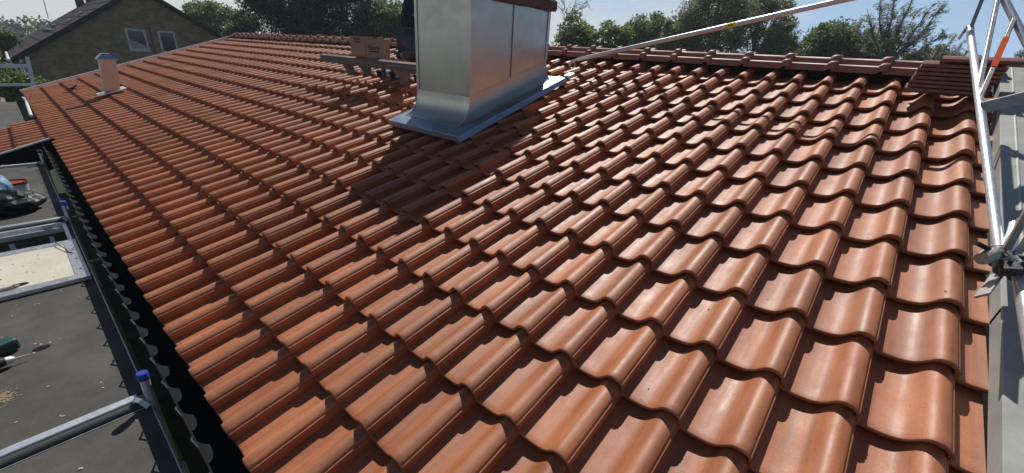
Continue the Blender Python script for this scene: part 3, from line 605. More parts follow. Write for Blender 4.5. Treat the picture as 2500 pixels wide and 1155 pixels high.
# debris on the decks
m_ = MB(); rr = np.random.default_rng(11)
for k in range(95):
    x, y = rr.uniform(-5, -1.0) if k % 3 else rr.uniform(-8, -5.2), rr.uniform(-2.4, -1.79)
    if -5.0 < x < -3.5: continue
    s = rr.uniform(.0018, .0045) * (2 if k % 17 == 0 else 1); a = rr.uniform(0, 3); m_.box((x, y, DZ + s * .4), (math.cos(a), math.sin(a), 0), (-math.sin(a), math.cos(a), 0), (0, 0, 1), s * 1.5, s * .7, s * .4)
tag(m_.build('chips', mat('pale chips', (.42, .41, .37), .6)), 'small pale chips and screws scattered over the dark plywood walkway', 'debris', kind='stuff')
m_ = MB()
for k in range(320):
    x, y = rr.normal(-2.36, .03), rr.normal(-2.245, .022); s = rr.uniform(.001, .004); m_.box((x, y, DZ + s * .3), (1, rr.uniform(-1, 1), 0), (rr.uniform(-1, 1) * 0, 0, 1), (0, 1, .1), s, s * .4, s)
tag(m_.build('sawdust', mat('sawdust', (.30, .24, .14), .9)), 'little heap of yellow sawdust at the left edge of the near walkway', 'sawdust', kind='stuff')
# hole in the near deck
m_ = MB(); m_.add([(-2.735 + .026 * math.cos(a), -2.085 + .036 * math.sin(a), DZ + .0015) for a in np.linspace(0, 2 * math.pi, 24)[:-1]], [tuple(range(23))]); m_.build('drain_hole', M['black'], scf)
for (dx, dy) in ((.03, -.03), (-.045, .0), (-.035, .035), (-.07, -.02)): m_ = MB(); m_.tube([(-2.735 + dx, -2.085 + dy, DZ), (-2.735 + dx, -2.085 + dy, DZ + .003)], .006, 10); m_.build('rivet', M['galv_bright'], scf)

# cordless drill (lies at the left edge of the walkway)
dr = thing('cordless_drill', scale_about_cam((-2.66, -2.25, DZ)), 'dark green cordless drill lying on the walkway, bit pointing right', 'drill')
m_ = MB(); y0 = -2.20
m_.tube([(-2.62, -2.40, DZ + .045), (-2.635, -2.30, DZ + .045), (-2.64, -2.245, DZ + .042), (-2.645, -2.21, DZ + .038)], [.035, .036, .030, .022], 18); m_.build('body', M['darktool'], dr)
m_ = MB(); m_.tube([(-2.645, -2.212, DZ + .038), (-2.648, -2.192, DZ + .036), (-2.650, -2.180, DZ + .034)], [.021, .019, .011], 16); m_.build('chuck', M['alu'], dr)
m_ = MB(); m_.tube([(-2.650, -2.182, DZ + .034), (-2.653, -2.150, DZ + .031), (-2.655, -2.120, DZ + .028)], [.0045, .004, .0015], 8); m_.build('drill_bit', M['alu'], dr)
m_ = MB(); m_.box((-2.72, -2.31, DZ + .04), (1, .3, 0), (-.3, 1, 0), (0, 0, 1), .07, .022, .02); m_.build('handle', M['teal'], dr, .012)
m_ = MB(); m_.box((-2.80, -2.225, DZ + .042), (1, .45, 0), (-.45, 1, 0), (0, 0, 1), .038, .065, .034); bt = m_.build('battery', M['teal'], dr, .014)
m_ = MB(); m_.box((-2.862, -2.235, DZ + .082), (1, .45, 0), (-.45, 1, 0), (0, 0, 1), .008, .018, .003); m_.build('battery_clip', M['clear'], bt, .002)
# bucket, bags on the far deck
def crumple(name, c, r, mt, label, cat, seed, flat=.5):
    import bmesh
    bm = bmesh.new(); bmesh.ops.create_icosphere(bm, subdivisions=4, radius=1); g_ = np.random.default_rng(seed); ks = g_.normal(0, 2.2, (9, 3)); ph = g_.uniform(0, 6, 9)
    for v in bm.verts:
        n = sum(abs(math.sin(float(np.dot(k_, v.co)) + p_)) for k_, p_ in zip(ks, ph)) / 9; s = .55 + .75 * n
        v.co = Vector((v.co.x * r[0] * s, v.co.y * r[1] * s, max(v.co.z * s, -.6) * r[2] + .6 * r[2]))
    me = bpy.data.meshes.new(name); bm.to_mesh(me); bm.free(); me.materials.append(M[mt]); o = bpy.data.objects.new(name, me); COL.objects.link(o); o.location = scale_about_cam(c); return tag(o, label, cat)
crumple('plastic_bag', (-6.05, -2.20, DZ), (.22, .14, .17), 'bag', 'crumpled shiny blue plastic bag on the walkway', 'bag', 2)
crumple('rubbish_sack', (-5.64, -2.13, DZ), (.20, .22, .12), 'tarp', 'black plastic sack slumped in front of the blue bag', 'sack', 4)
bk = thing('tub', scale_about_cam((-6.33, -2.04, DZ)), 'small clear plastic tub with a red rim beside the blue bag', 'tub')
def ringtube(c, r, z0, z1, r2, seg=24):
    v = []; f_ = []
    for (zz, q) in ((z0, r), (z1, r2), (z1, r2 - .006), (z0 + .01, r - .006)):
        v += [(c[0] + q * math.cos(2 * math.pi * k / seg), c[1] + q * math.sin(2 * math.pi * k / seg), zz) for k in range(seg)]
    for a_ in range(3): f_ += [(a_ * seg + k, a_ * seg + (k + 1) % seg, (a_ + 1) * seg + (k + 1) % seg, (a_ + 1) * seg + k) for k in range(seg)]
    f_.append(tuple(range(3 * seg, 4 * seg))); return v, f_
m_ = MB(); m_.add(*ringtube((-6.33, -2.04), .085, DZ, DZ + .11, .095)); m_.build('body', M['clear'], bk)
m_ = MB(); m_.add(*ringtube((-6.33, -2.04), .099, DZ + .10, DZ + .125, .101)); m_.build('rim', M['red'], bk)
m_ = MB(); m_.bar((-6.8, -2.16, DZ + .01), (-6.75, -2.0, DZ + .01), .02, .015); m_.bar((-6.72, -2.2, DZ + .01), (-6.7, -2.02, DZ + .012), .02, .015); tag(m_.build('offcut', M['darktool']), 'dark strips of offcut material behind the blue bag', 'offcut')

XF = None
# far guard rail and gangway beyond the roof's far corner
gr = thing('guard_rail', (-18.3, -1.6, DZ), 'pale grey end guard rail with two horizontal bars at the far left', 'guard rail')
def gp_(x, y, d=14.9): return at(x, y, d)
m_ = MB(); m_.bar(gp_(66, 140), gp_(84, 216), .10, .10, (0, 1, 0)); m_.build('post', M['white'], gr)
m_ = MB(); m_.bar(gp_(-60, 161), gp_(70, 161), .10, .12); m_.build('rail', M['white'], gr)
m_ = MB(); m_.bar(gp_(-60, 208), gp_(82, 207), .07, .08); m_.build('rail', M['white'], gr)
m_ = MB(); m_.tube([gp_(52, 166), gp_(58, 178), gp_(72, 182)], .035, 8); m_.build('gusset', M['white'], gr)
m_ = MB(); m_.bar(at(12, 246, 13.4), at(17, 302, 10.9), .04, .16); tag(m_.build('toe_board', M['redwood']), 'reddish board standing along the far walkway', 'board')
m_ = MB(); m_.tube([at(56, 239, 12.8), at(64, 244, 12.7), at(66, 255, 12), at(76, 283, 10.6)], .035, 8); tag(m_.build('gutter_pipe', M['white']), 'white bent pipe running down beside the far walkway', 'pipe')
fn = thing('fence', at(0, 280, 10.2), 'grey slatted fence leaning at the far left edge', 'fence')
for k in range(4): m_ = MB(); m_.bar(at(-9 + k * 5, 240, 11), at(2 + k * 4, 300, 10.4), .05, .05); m_.build('slat', M['alu_dull'], fn)

# ------------------------------------------------------------------ staging bracket with boxes
bv = -1.40
rack = thing('staging_bracket', rw(-4.6, bv, 0), 'grey perforated metal beam on triangular steel plates standing over the tiles', 'staging bracket')
m_ = MB(); A = rw(-5.86, bv, .33); Bx = rw(-3.16, bv, .315)
m_.bar(A, Bx, .06, .006, N3()); m_.bar(A + rw(0, .03, -.045), Bx + rw(0, .03, -.045), .005, .088, N3()); m_.bar(A + rw(0, -.03, -.03), Bx + rw(0, -.03, -.03), .005, .06, N3()); m_.build('beam', mat('dull grey steel beam', (.13, .13, .125), .6, .4, col2=(.19, .185, .175), nscale=9), rack)
m_ = MB()
for k in range(34):
    t = .30 + k * .0115 if k < 17 else .62 + (k - 17) * .0115; q = A.lerp(Bx, t) + rw(0, .0335, -.03); m_.box(q, (1, 0, 0), rw(0, 0, 1), rw(0, 1, 0), .006, .012, .0008)
m_.build('perforation', mat('light slot', (.3, .3, .29), .6), rack)
def plate(pix, mt, vplane):
    # triangular plate in a plane of constant v
    pts = []
    for (px, py) in pix:
        d_ = at(px, py, 1) - CAM; nv = rw(0, 1, 0); t = (rw(0, vplane, 0) - CAM).dot(nv) / d_.dot(nv); pts.append(CAM + d_ * t)
    m_ = MB(); m_.prism(pts, rw(0, -.008, 0)); m_.build('plate', M[mt], rack)
    return pts
plate([(822, 140), (869, 146), (862, 164), (868, 184), (850, 185), (846, 172)], 'plate', bv + .028)
plate([(863, 147), (906, 152), (905, 186), (891, 188), (888, 176)], 'plate', bv + .028)
plate([(951, 156), (1008, 164), (1000, 186), (995, 206), (978, 206), (974, 190), (960, 172)], 'plate_light', bv + .028)
m_ = MB()
for (px, py, r0) in ((993, 162, .016), (989, 173, .009), (986, 178, .008), (958, 166, .010)):
    d_ = at(px, py, 1) - CAM; nv = rw(0, 1, 0); t = (rw(0, bv + .029, 0) - CAM).dot(nv) / d_.dot(nv); q = CAM + d_ * t; m_.tube([q, q + nv * .002], r0, 12)
m_.build('bolt', M['rust'], rack)
m_ = MB()
for (ua, ub, na) in ((-5.4, -3.5, .10), (-4.7, -3.4, .16), (-4.9, -4.2, .06)): m_.tube([rw(ua, bv - .18, na), rw(ub, bv - .14, na + .03)], .012, 8)
m_.build('rod', M['galv_bright'], rack)
for ua in (-4.75, -4.45, -3.95, -3.6): m_ = MB(); m_.box(rw(ua, bv - .16, .09), (1, 0, 0), rw(0, 1, 0), rw(0, 0, 1), .045, .03, .05); m_.build('foot_block', M['darktool'], rack, .01)
# cartons
FONT = bpy.data.curves.new('f', 'FONT')
def text_mesh(s, size, M4, parent, name, mt):
    c = bpy.data.curves.new('t', 'FONT'); c.body = s; c.size = size; c.extrude = .0006; c.align_x = 'CENTER'; c.offset = size * .02
    o = bpy.data.objects.new('t', c); COL.objects.link(o); bpy.context.view_layer.update(); me = bpy.data.meshes.new_from_object(o.evaluated_get(bpy.context.evaluated_depsgraph_get())); bpy.data.objects.remove(o)
    me.transform(M4); me.materials.clear(); me.materials.append(M[mt]); ob = bpy.data.objects.new(name, me); COL.objects.link(ob); ob.parent = parent; return ob
def carton(c, yaw, hx, hy, hz, label):
    o = thing('cardboard_box', c, label, 'box', 'cardboard boxes on the staging beam'); o.rotation_euler = (R_(-3), 0, yaw)
    def pbox(name, mt, x0, x1, y0, y1, z0, z1, par=o, bev=.0):
        m_ = MB(); m_.abox(x0, x1, y0, y1, z0, z1); me = bpy.data.meshes.new(name); me.from_pydata(m_.v, [], m_.f); me.materials.append(M[mt]); q = bpy.data.objects.new(name, me); COL.objects.link(q); q.parent = par
        if bev: bb = q.modifiers.new('b', 'BEVEL'); bb.width = bev
        return q
    pbox('body', 'card', -hx, hx, -hy, hy, 0, 2 * hz, bev=.004); pbox('flap', 'card', -hx, -.002, -hy, hy, 2 * hz + .001, 2 * hz + .004); pbox('flap', 'card', .002, hx, -hy, hy, 2 * hz + .001, 2 * hz + .005)
    return o, pbox
BC = .27
o1, pb1 = carton(rw(-4.86, bv - .05, .335), R_(24), .105, .08, .112, 'left cardboard box on the staging beam, small print near its top')
text_mesh('Nestlé', .036, Matrix.Translation((-.01, -.0812, .182)) @ Matrix.Rotation(R_(90), 4, 'X'), o1, 'print', 'print'); pb1('print_bar', 'print', -.045, .030, -.0812, -.0803, .152, .166)
text_mesh('▪▪▪', .02, Matrix.Translation((-.06, -.1212, .02)) @ Matrix.Rotation(R_(90), 4, 'X'), o1, 'print', 'print') if False else None
o2, pb2 = carton(rw(-4.86, bv - .05, .333) + Vector((.232 * math.cos(R_(24)), .232 * math.sin(R_(24)), -.012)), R_(23), .125, .08, .110, 'right cardboard box on the staging beam with bold brand lettering')
text_mesh('Nestlé', .062, Matrix.Translation((.0, -.0812, .095)) @ Matrix.Rotation(R_(90), 4, 'X'), o2, 'print', 'print'); pb2('print_bar', 'print', -.07, .072, -.0812, -.0803, .064, .080)
# blue spray can under the beam
m_ = MB(); q = rw(-4.50, bv - .05, .10); m_.tube([q, q + Vector((0, 0, .09)), q + Vector((0, 0, .10)), q + Vector((0, 0, .11))], [.028, .028, .02, .014], 16); sp = tag(m_.build('spray_can', M['blue'], loc=q), 'small blue can under the staging beam', 'can')
m_ = MB(); m_.tube([q + Vector((-.04, 0, .135)), q + Vector((.02, 0, .145)), q + Vector((.07, 0, .13))], [.01, .022, .008], 10); m_.build('cap', M['white'], sp)

# ------------------------------------------------------------------ person behind the chimney
def person():
    H = rw(-5.12, -2.33, .03)                                        # knees / feet area on the tiles
    up = Vector((0, 0, 1)); rt = Vector((1, 0, 0)); aw = Vector((0, 1, 0))
    o = thing('person', H, 'person in navy jacket and grey trousers kneeling behind the sheet-metal chimney', 'person')
    def P(x, y, z): return Vector((x, y, z))
    # local coordinates relative to H: x to the chimney, y uphill
    hip = P(-.02, .06, .30); pts = {
        'hem': (P(-.02, .05, .20), .15), 'hip': (hip, .155), 'belly': (P(.00, .07, .46), .165), 'chest': (P(.09, .10, .66), .175), 'neck0': (P(.20, .13, .80), .085), 'neck': (P(.24, .14, .86), .06), 'head0': (P(.28, .15, .93), .085), 'head': (P(.31, .16, 1.01), .095), 'crown': (P(.32, .16, 1.08), .06),
        'hl': (P(.05, -.06, .27), .11), 'kl': (P(.38, -.10, .10), .075), 'al': (P(.00, -.12, .055), .05), 'tl': (P(-.14, -.12, .05), .04),
        'hr': (P(.05, .18, .27), .11), 'kr': (P(.38, .24, .16), .075), 'ar': (P(.00, .22, .12), .05), 'tr': (P(-.14, .22, .12), .04),
        'sl': (P(.14, -.08, .73), .075), 'el': (P(.26, -.22, .52), .05), 'wl': (P(.46, -.10, .50), .034),
        'sr': (P(.14, .30, .74), .075), 'er': (P(.30, .36, .54), .05), 'wr': (P(.48, .26, .54), .034)}
    ed = [('hem', 'hip'), ('hip', 'belly'), ('belly', 'chest'), ('chest', 'neck0'), ('neck0', 'neck'), ('neck', 'head0'), ('head0', 'head'), ('head', 'crown'), ('hip', 'hl'), ('hl', 'kl'), ('kl', 'al'), ('al', 'tl'), ('hip', 'hr'), ('hr', 'kr'), ('kr', 'ar'), ('ar', 'tr'), ('chest', 'sl'), ('sl', 'el'), ('el', 'wl'), ('chest', 'sr'), ('sr', 'er'), ('er', 'wr')]
    for s, wn, sy in (('l', 'wl', 1), ('r', 'wr', -1)):
        wv = pts[wn][0]; pts['p' + s] = (wv + Vector((.05, 0, -.01)), .034); ed.append((wn, 'p' + s)); pts['q' + s] = (wv + Vector((.085, 0, -.015)), .030); ed.append(('p' + s, 'q' + s))
        for k in range(4):
            a_ = wv + Vector((.105, (-.027 + .018 * k), -.015)); b_ = a_ + Vector((.035 - .004 * abs(k - 1.5), .002 * (k - 1.5), -.012)); c_ = b_ + Vector((.022, 0, -.018))
            for nm, v_, r_ in (('a', a_, .0105), ('b', b_, .009), ('c', c_, .008)): pts[f'{s}{k}{nm}'] = (v_, r_)
            ed += [('q' + s, f'{s}{k}a'), (f'{s}{k}a', f'{s}{k}b'), (f'{s}{k}b', f'{s}{k}c')]
        a_ = wv + Vector((.05, .034 * sy, .0)); b_ = a_ + Vector((.03, .012 * sy, -.01)); pts[s + 'ta'] = (a_, .012); pts[s + 'tb'] = (b_, .009); ed += [('p' + s, s + 'ta'), (s + 'ta', s + 'tb')]
    def skin(name, keys, mt, par, grow=0):
        idx = {k_: i for i, k_ in enumerate(keys)}; es = [(idx[a_], idx[b_]) for a_, b_ in ed if a_ in idx and b_ in idx]
        me = bpy.data.meshes.new(name); me.from_pydata([pts[k_][0] for k_ in keys], es, []); ob = bpy.data.objects.new(name, me); COL.objects.link(ob); ob.parent = par
        md = ob.modifiers.new('skin', 'SKIN'); md.use_smooth_shade = True
        for i, k_ in enumerate(keys): r_ = pts[k_][1] + grow; r_ *= .72 if name == 'body' and k_ in ('hip', 'belly', 'chest', 'sl', 'sr', 'hl', 'hr') else 1; me.skin_vertices[0].data[i].radius = (r_, r_); me.skin_vertices[0].data[i].use_root = (i == 0)
        sb = ob.modifiers.new('sub', 'SUBSURF'); sb.levels = 2; sb.render_levels = 2; me.materials.append(M[mt]); return ob
    keys = [k_ for k_ in pts if k_ != 'hem']; body = skin('body', keys, 'skin', o)
    skin('jacket', ['hem', 'hip', 'belly', 'chest', 'neck0', 'sl', 'el', 'wl', 'sr', 'er', 'wr'], 'navy', o, .030)
    skin('trousers', ['hip', 'hl', 'kl', 'al', 'hr', 'kr', 'ar'], 'greycloth', o, .016)
    skin('boots', ['al', 'tl'], 'darktool', o, .018); skin('boots', ['ar', 'tr'], 'darktool', o, .018)
    def sph(name, c, r, mt, sc_=(1, 1, 1)):
        import bmesh
        bm = bmesh.new(); bmesh.ops.create_uvsphere(bm, u_segments=24, v_segments=16, radius=r)
        for v in bm.verts: v.co = Vector((v.co.x * sc_[0], v.co.y * sc_[1], v.co.z * sc_[2])) + Vector(c)
        me = bpy.data.meshes.new(name); bm.to_mesh(me); bm.free(); me.polygons.foreach_set('use_smooth', [True] * len(me.polygons)); me.materials.append(M[mt]); q = bpy.data.objects.new(name, me); COL.objects.link(q); q.parent = o; return q
    hc = pts['head'][0]
    sph('hair', hc + Vector((-.022, 0, .028)), .112, 'hair', (1, .92, 1))
    for sy in (-1, 1): sph('eye', hc + Vector((.088, .032 * sy, -.005)), .012, 'white'); sph('ear', hc + Vector((0, .098 * sy, -.01)), .025, 'skin', (.8, .4, 1.2))
    sph('nose', hc + Vector((.105, 0, -.03)), .016, 'skin', (1.2, .8, 1.3)); sph('mouth', hc + Vector((.09, 0, -.065)), .016, 'red', (.5, 1.4, .4))
person()

# ------------------------------------------------------------------ neighbouring house (x about -32)
XN = -32.5
def onx(px, py, x=XN):
    d_ = at(px, py, 1) - CAM; return CAM + d_ * ((x - CAM.x) / d_.x)
nb = thing('house', (XN, 3, GZ), 'neighbouring brown brick house with dark roof and two gable windows', 'house')
eL, ap, eR = onx(26, 142), onx(335, -34), onx(530, 84)
eR = ap + (eR - ap) * 1.35; eL2 = eL
yaw = R_(3.2); away = Vector((-math.cos(yaw), -math.sin(yaw) * 1.0, 0)); away = Vector((-1, .0145, 0)).normalized()
LEN = 15.5
wl, wr = Vector((XN, eL.y + .5, eL.z - .1)), Vector((XN, eR.y - .5, eR.z - .1)); wa = ap - Vector((0, 0, .25))
m_ = MB(); wl.z = eL.z + .15; wr.z = eR.z + .15
poly = [Vector((XN, wl.y, GZ)), Vector((XN, wr.y, GZ)), wr, wa, wl]; m_.prism(poly, away * LEN); tag(m_.build('wall', M['brick'], nb))
ov = -away * .35
for (e_, nm) in ((eL, 'roof'), (eR, 'roof')):
    m_ = MB(); m_.prism([e_ + ov, ap + ov, ap + ov + Vector((0, 0, -.16)), e_ + ov + Vector((0, 0, -.16))], away * (LEN + .7)); rf = tag(m_.build('roof', M['darkroof'], nb), 'dark brown sheet roof slope')
    m_ = MB(); f_ = -away * .03; m_.prism([e_ + ov + f_ + Vector((0, 0, .03)), ap + ov + f_ + Vector((0, 0, .03)), ap + ov + f_ + Vector((0, 0, -.24)), e_ + ov + f_ + Vector((0, 0, -.24))], -away * -.028); m_.build('fascia', M['fascia'], rf)
    if e_ is eL:
        m_ = MB()
        sl = (ap - eL)
        for k in range(1, 9):
            t = k / 9; q = eL + sl * t; m_.bar(q + ov + Vector((0, 0, .008)), q + away * LEN + Vector((0, 0, .008)), .03, .012)
        for k in range(1, 12):
            q = away * (k * 1.15); m_.bar(eL + q + Vector((0, 0, .008)), ap + q + Vector((0, 0, .008)), .02, .010)
        m_.build('sheet_joint', M['fascia'], rf)
        m_ = MB()
        for (s0, s1, t0, t1) in ((.35, .35, 3.5, 9), (.42, .42, 6, 9.2), (.5, .5, 2.4, 4.2), (.62, .62, 4.0, 5.2)):
            m_.bar(eL + sl * s0 + away * t0 + Vector((0, 0, .05)), eL + sl * s1 + away * t1 + Vector((0, 0, .05)), .10, .05)
        tag(m_.build('roof_batten', M['alu'], rf), 'pale strips lying on the roof')
for (t, f2, h) in ((14.6, .80, .95), (14.4, .90, .75)):
    q = eL + (ap - eL) * f2 + away * t; m_ = MB(); m_.abox(q.x - .3, q.x + .3, q.y - .22, q.y + .22, q.z - .4, q.z + h * .8); c_ = tag(m_.build('chimney', mat('dark brick chimney', (.10, .055, .045), .9, col2=(.14, .08, .065), nscale=10), nb))
    m_ = MB(); m_.abox(q.x - .34, q.x + .34, q.y - .26, q.y + .26, q.z + h * .8 + .002, q.z + h * .8 + .07); m_.build('chimney_cap', M['concrete'], c_)
def nwin(tl, br, blind):
    a_, c_ = onx(*tl), onx(*br); y0_, y1_ = a_.y, c_.y; z1_, z0_ = a_.z, c_.z; X = XN + .0
    m_ = MB(); t_ = .085
    m_.abox(X - .02, X + .06, y0_, y1_, z1_ - t_, z1_); m_.abox(X - .02, X + .06, y0_, y1_, z0_, z0_ + t_); m_.abox(X - .02, X + .06, y0_, y0_ + t_, z0_ + t_, z1_ - t_); m_.abox(X - .02, X + .06, y1_ - t_, y1_, z0_ + t_, z1_ - t_)
    w_ = m_.build('window', M['white'], nb, .006)
    m_ = MB(); m_.abox(X + .004, X + .014, y0_ + t_, y1_ - t_, z0_ + t_, z1_ - t_); m_.build('glass', M['glass'], w_)
    m_ = MB(); m_.abox(X + .01, X + .10, y0_ - .04, y1_ + .04, z0_ - .06, z0_ - .004); m_.build('sill', M['white'], w_)
    if blind: m_ = MB(); m_.add([(X + .018, y0_ + t_, z0_ + t_), (X + .018, y1_ - t_, z0_ + t_), (X + .018, y1_ - t_, z0_ + t_ + .15), (X + .018, y0_ + t_, z0_ + t_ + .5)], [(0, 1, 2, 3)]); m_.build('curtain', M['curtain'], w_)
nwin((303, 69), (366, 124), True); nwin((383, 75), (437, 130), False)
a_, c_ = onx(359, 66), onx(384, 130); m_ = MB(); m_.abox(XN + .003, XN + .018, a_.y + .02, c_.y - .05, c_.z, a_.z); tag(m_.build('brick_panel', mat('reddish brick panel', (.14, .075, .055), .9, col2=(.19, .12, .09), nscale=14), nb))
m_ = MB(); m_.tube([eL + ov + Vector((0, -.08, -.1)), eL + away * LEN + Vector((0, -.08, -.1))], .08, 10); m_.tube([eL + ov + Vector((0, -.08, -.1)), eL + ov + Vector((.05, .1, -.6))], .05, 8); m_.build('gutter', M['white'], nb)
# annexe wall at the left of the gable and garden objects
m_ = MB(); m_.tube([at(118, 45, 60), at(96, -40, 60)], .06, 6); tag(m_.build('antenna_mast', M['alu_dull']), 'thin mast rising above the dark neighbouring roof', 'mast')
fb = thing('flat_building', at(40, 80, 80), 'low white flat-roofed building far off at the left', 'building')
m_ = MB(); p0, p1 = at(-40, 92, 80), at(68, 98, 80); m_.prism([Vector((p0.x, p0.y, GZ)), Vector((p1.x, p1.y, GZ)), Vector((p1.x, p1.y, at(68, 76, 80).z)), Vector((p0.x, p0.y, at(68, 76, 80).z))], Vector((-8, 5, 0))); m_.build('wall', M['white'], fb)
m_ = MB()
zt_ = at(68, 80, 80).z; fdir = (p1 - p0).normalized(); nf = Vector((.53, -.85, 0)) 
m_.bar(Vector((p0.x, p0.y, zt_ - .75)) + Vector((.1, -.1, 0)), Vector((p1.x, p1.y, zt_ - .75)) + Vector((.1, -.1, 0)), .06, .7); m_.build('window_band', M['glass'], fb)

# ------------------------------------------------------------------ trees
def leaves_mesh(name, P, size, matl, parent, seed, squash=1.0, droop=None):
    r = np.random.default_rng(seed); n = len(P); a = r.normal(size=(n, 3)); a /= np.linalg.norm(a, axis=1, keepdims=True); b_ = r.normal(size=(n, 3))
    if droop is not None: a = a * .5 + np.array(droop); a /= np.linalg.norm(a, axis=1, keepdims=True)
    b_ -= a * (a * b_).sum(1, keepdims=True); b_ /= np.linalg.norm(b_, axis=1, keepdims=True)
    s = size * r.uniform(.6, 1.3, (n, 1)); a *= s; b_ *= s * .5 * squash
    V_ = np.stack([P - a, P + b_, P + a, P - b_], 1).reshape(-1, 3); F_ = np.arange(n * 4).reshape(-1, 4)
    tvv = np.repeat(r.random(n), 4)
    return npmesh(name, V_, F_, matl, parent, smooth=False, attr=tvv)
def tree(px, py_top, py_bot, halfw, depth, matk, label, cat, name='tree', nl=9000, leaf=.10, clumps=60, seed=1, trunk=True, shape=1.0, group=None, gap=.35, sq=1.0):
    r = np.random.default_rng(seed); c = at(px, (py_top + py_bot) / 2, depth); Rx = halfw * depth / FPX; Rz = (py_bot - py_top) / 2 * depth / FPX * 1.06
    base = Vector((c.x, c.y, GZ)); t = thing(name, base, label, cat, group)
    K = r.normal(size=(clumps, 3)); K /= np.linalg.norm(K, axis=1, keepdims=True); K *= (r.uniform(.25, 1, (clumps, 1)) ** .45)
    K[:, 2] *= 1; ctr_ = np.array(c) + K * np.array([Rx, Rx, Rz]) * .82
    cr_ = r.uniform(.13, gap, clumps) * min(Rx, Rz) * 1.25
    idx = r.integers(0, clumps, nl); q = r.normal(size=(nl, 3)); q /= np.linalg.norm(q, axis=1, keepdims=True); q *= r.uniform(0, 1, (nl, 1)) ** .45
    P_c = ctr_[idx] + q * cr_[idx, None] * np.array([1.15, 1.15, .85])
    leaves_mesh('crown', P_c, leaf, LM[matk], t, seed, sq)
    if trunk:
        m_ = MB(); top_ = Vector(c) + Vector((0, 0, Rz * .5)); m_.tube([base, base.lerp(top_, .5) + Vector((.1, 0, 0)), top_], [.05 * Rx + .08, .04 * Rx + .05, .02], 8)
        for k in range(14):
            e_ = Vector(ctr_[k]); s_ = base.lerp(top_, r.uniform(.45, .8)); mid = s_.lerp(e_, .5) + Vector((0, 0, .1 * Rz)); m_.tube([s_, mid, e_], [.018 * Rx + .02, .012 * Rx + .012, .008], 5)
        m_.build('trunk', M['bark'], t)
    return t
# left group
tree(520, 2, 118, 62, 36, 'light', 'bright leafy tree just right of the neighbouring brick gable', 'tree', seed=11, nl=12000, leaf=.14, clumps=85)
tree(600, 22, 130, 46, 30, 'mid', 'leafy tree filling in between the bright tree and the dark conifer', 'tree', seed=12, nl=9000, leaf=.12, clumps=45)
tree(705, -120, 130, 112, 24, 'dark', 'big dark conifer rising out of view, left one of the dark pair', 'conifer', seed=13, nl=42000, leaf=.10, clumps=150, gap=.3, sq=.5)
tree(835, -110, 130, 90, 25, 'dark', 'dark conifer beside the bigger one, nearer the cardboard boxes', 'conifer', seed=14, nl=34000, leaf=.10, clumps=130, gap=.3, sq=.5)
tree(948, 0, 140, 75, 27, 'mid', 'leafy green tree left of the chimney behind the kneeling person', 'tree', seed=15, nl=17000, leaf=.11, clumps=110)
tree(1085, -40, 130, 80, 30, 'mid', 'leafy green tree hidden mostly behind the chimney', 'tree', seed=16, nl=9000, leaf=.12, clumps=80)
# right of the chimney
tree(1405, 34, 150, 52, 22, 'light', 'loose light green tree right beside the chimney with sky showing through', 'tree', seed=21, nl=4200, leaf=.085, clumps=60, gap=.3)
tree(1490, 52, 150, 62, 24, 'light', 'light green tree second to the right of the chimney under the slanting pole', 'tree', seed=22, nl=6200, leaf=.09, clumps=75, gap=.3)
tree(1585, 36, 160, 66, 30, 'mid', 'dark green round tree between the light trees and the big willow', 'tree', seed=23, nl=12000, leaf=.11, clumps=80)
tree(1665, 30, 170, 60, 27, 'olive', 'olive tree tucked at the left side of the big willow', 'tree', seed=24, nl=11000, leaf=.10, clumps=70)
tree(1745, -60, 180, 95, 25, 'olive', 'tall willow reaching out of view behind the yellow label', 'willow', seed=25, nl=22000, leaf=.10, clumps=130, gap=.28, sq=.55)
tree(1850, -35, 180, 82, 26, 'olive', 'willow with an uneven top right of the tallest one', 'willow', seed=26, nl=17000, leaf=.10, clumps=105, gap=.28, sq=.55)
tree(1905, 48, 180, 42, 24, 'grey', 'pale grey-green bushy tree at the right foot of the willows', 'tree', seed=27, nl=9500, leaf=.08, clumps=60, sq=.6)
tree(2022, 50, 185, 66, 26, 'mid', 'dense round dark green tree standing alone left of the windswept willow', 'tree', seed=28, nl=18000, leaf=.10, clumps=75, gap=.4)
tree(1965, 92, 185, 34, 28, 'olive', 'small olive bush between the pale tree and the round tree', 'bush', 'bush', seed=29, nl=5000, leaf=.09, clumps=30)
tree(2125, 78, 190, 58, 25, 'olive', 'olive bush at the foot of the windswept willow', 'bush', 'bush', seed=30, nl=12000, leaf=.09, clumps=55)
tree(2262, 112, 190, 50, 27, 'olive', 'low olive bush just right of the windswept willow', 'bush', 'bush', seed=31, nl=7000, leaf=.09, clumps=40)
tree(2345, 128, 195, 60, 34, 'mid', 'low dark green bush behind the stack of tiles', 'bush', 'bush', seed=32, nl=7000, leaf=.12, clumps=35)
tree(2485, 144, 215, 42, 30, 'mid', 'low bush behind the grey verge at the right border', 'bush', 'bush', seed=33, nl=5000, leaf=.1, clumps=25)
tree(2510, 92, 190, 26, 28, 'grey', 'wispy shrub at the very right edge behind the steel tube', 'bush', 'bush', seed=34, nl=900, leaf=.08, clumps=14)
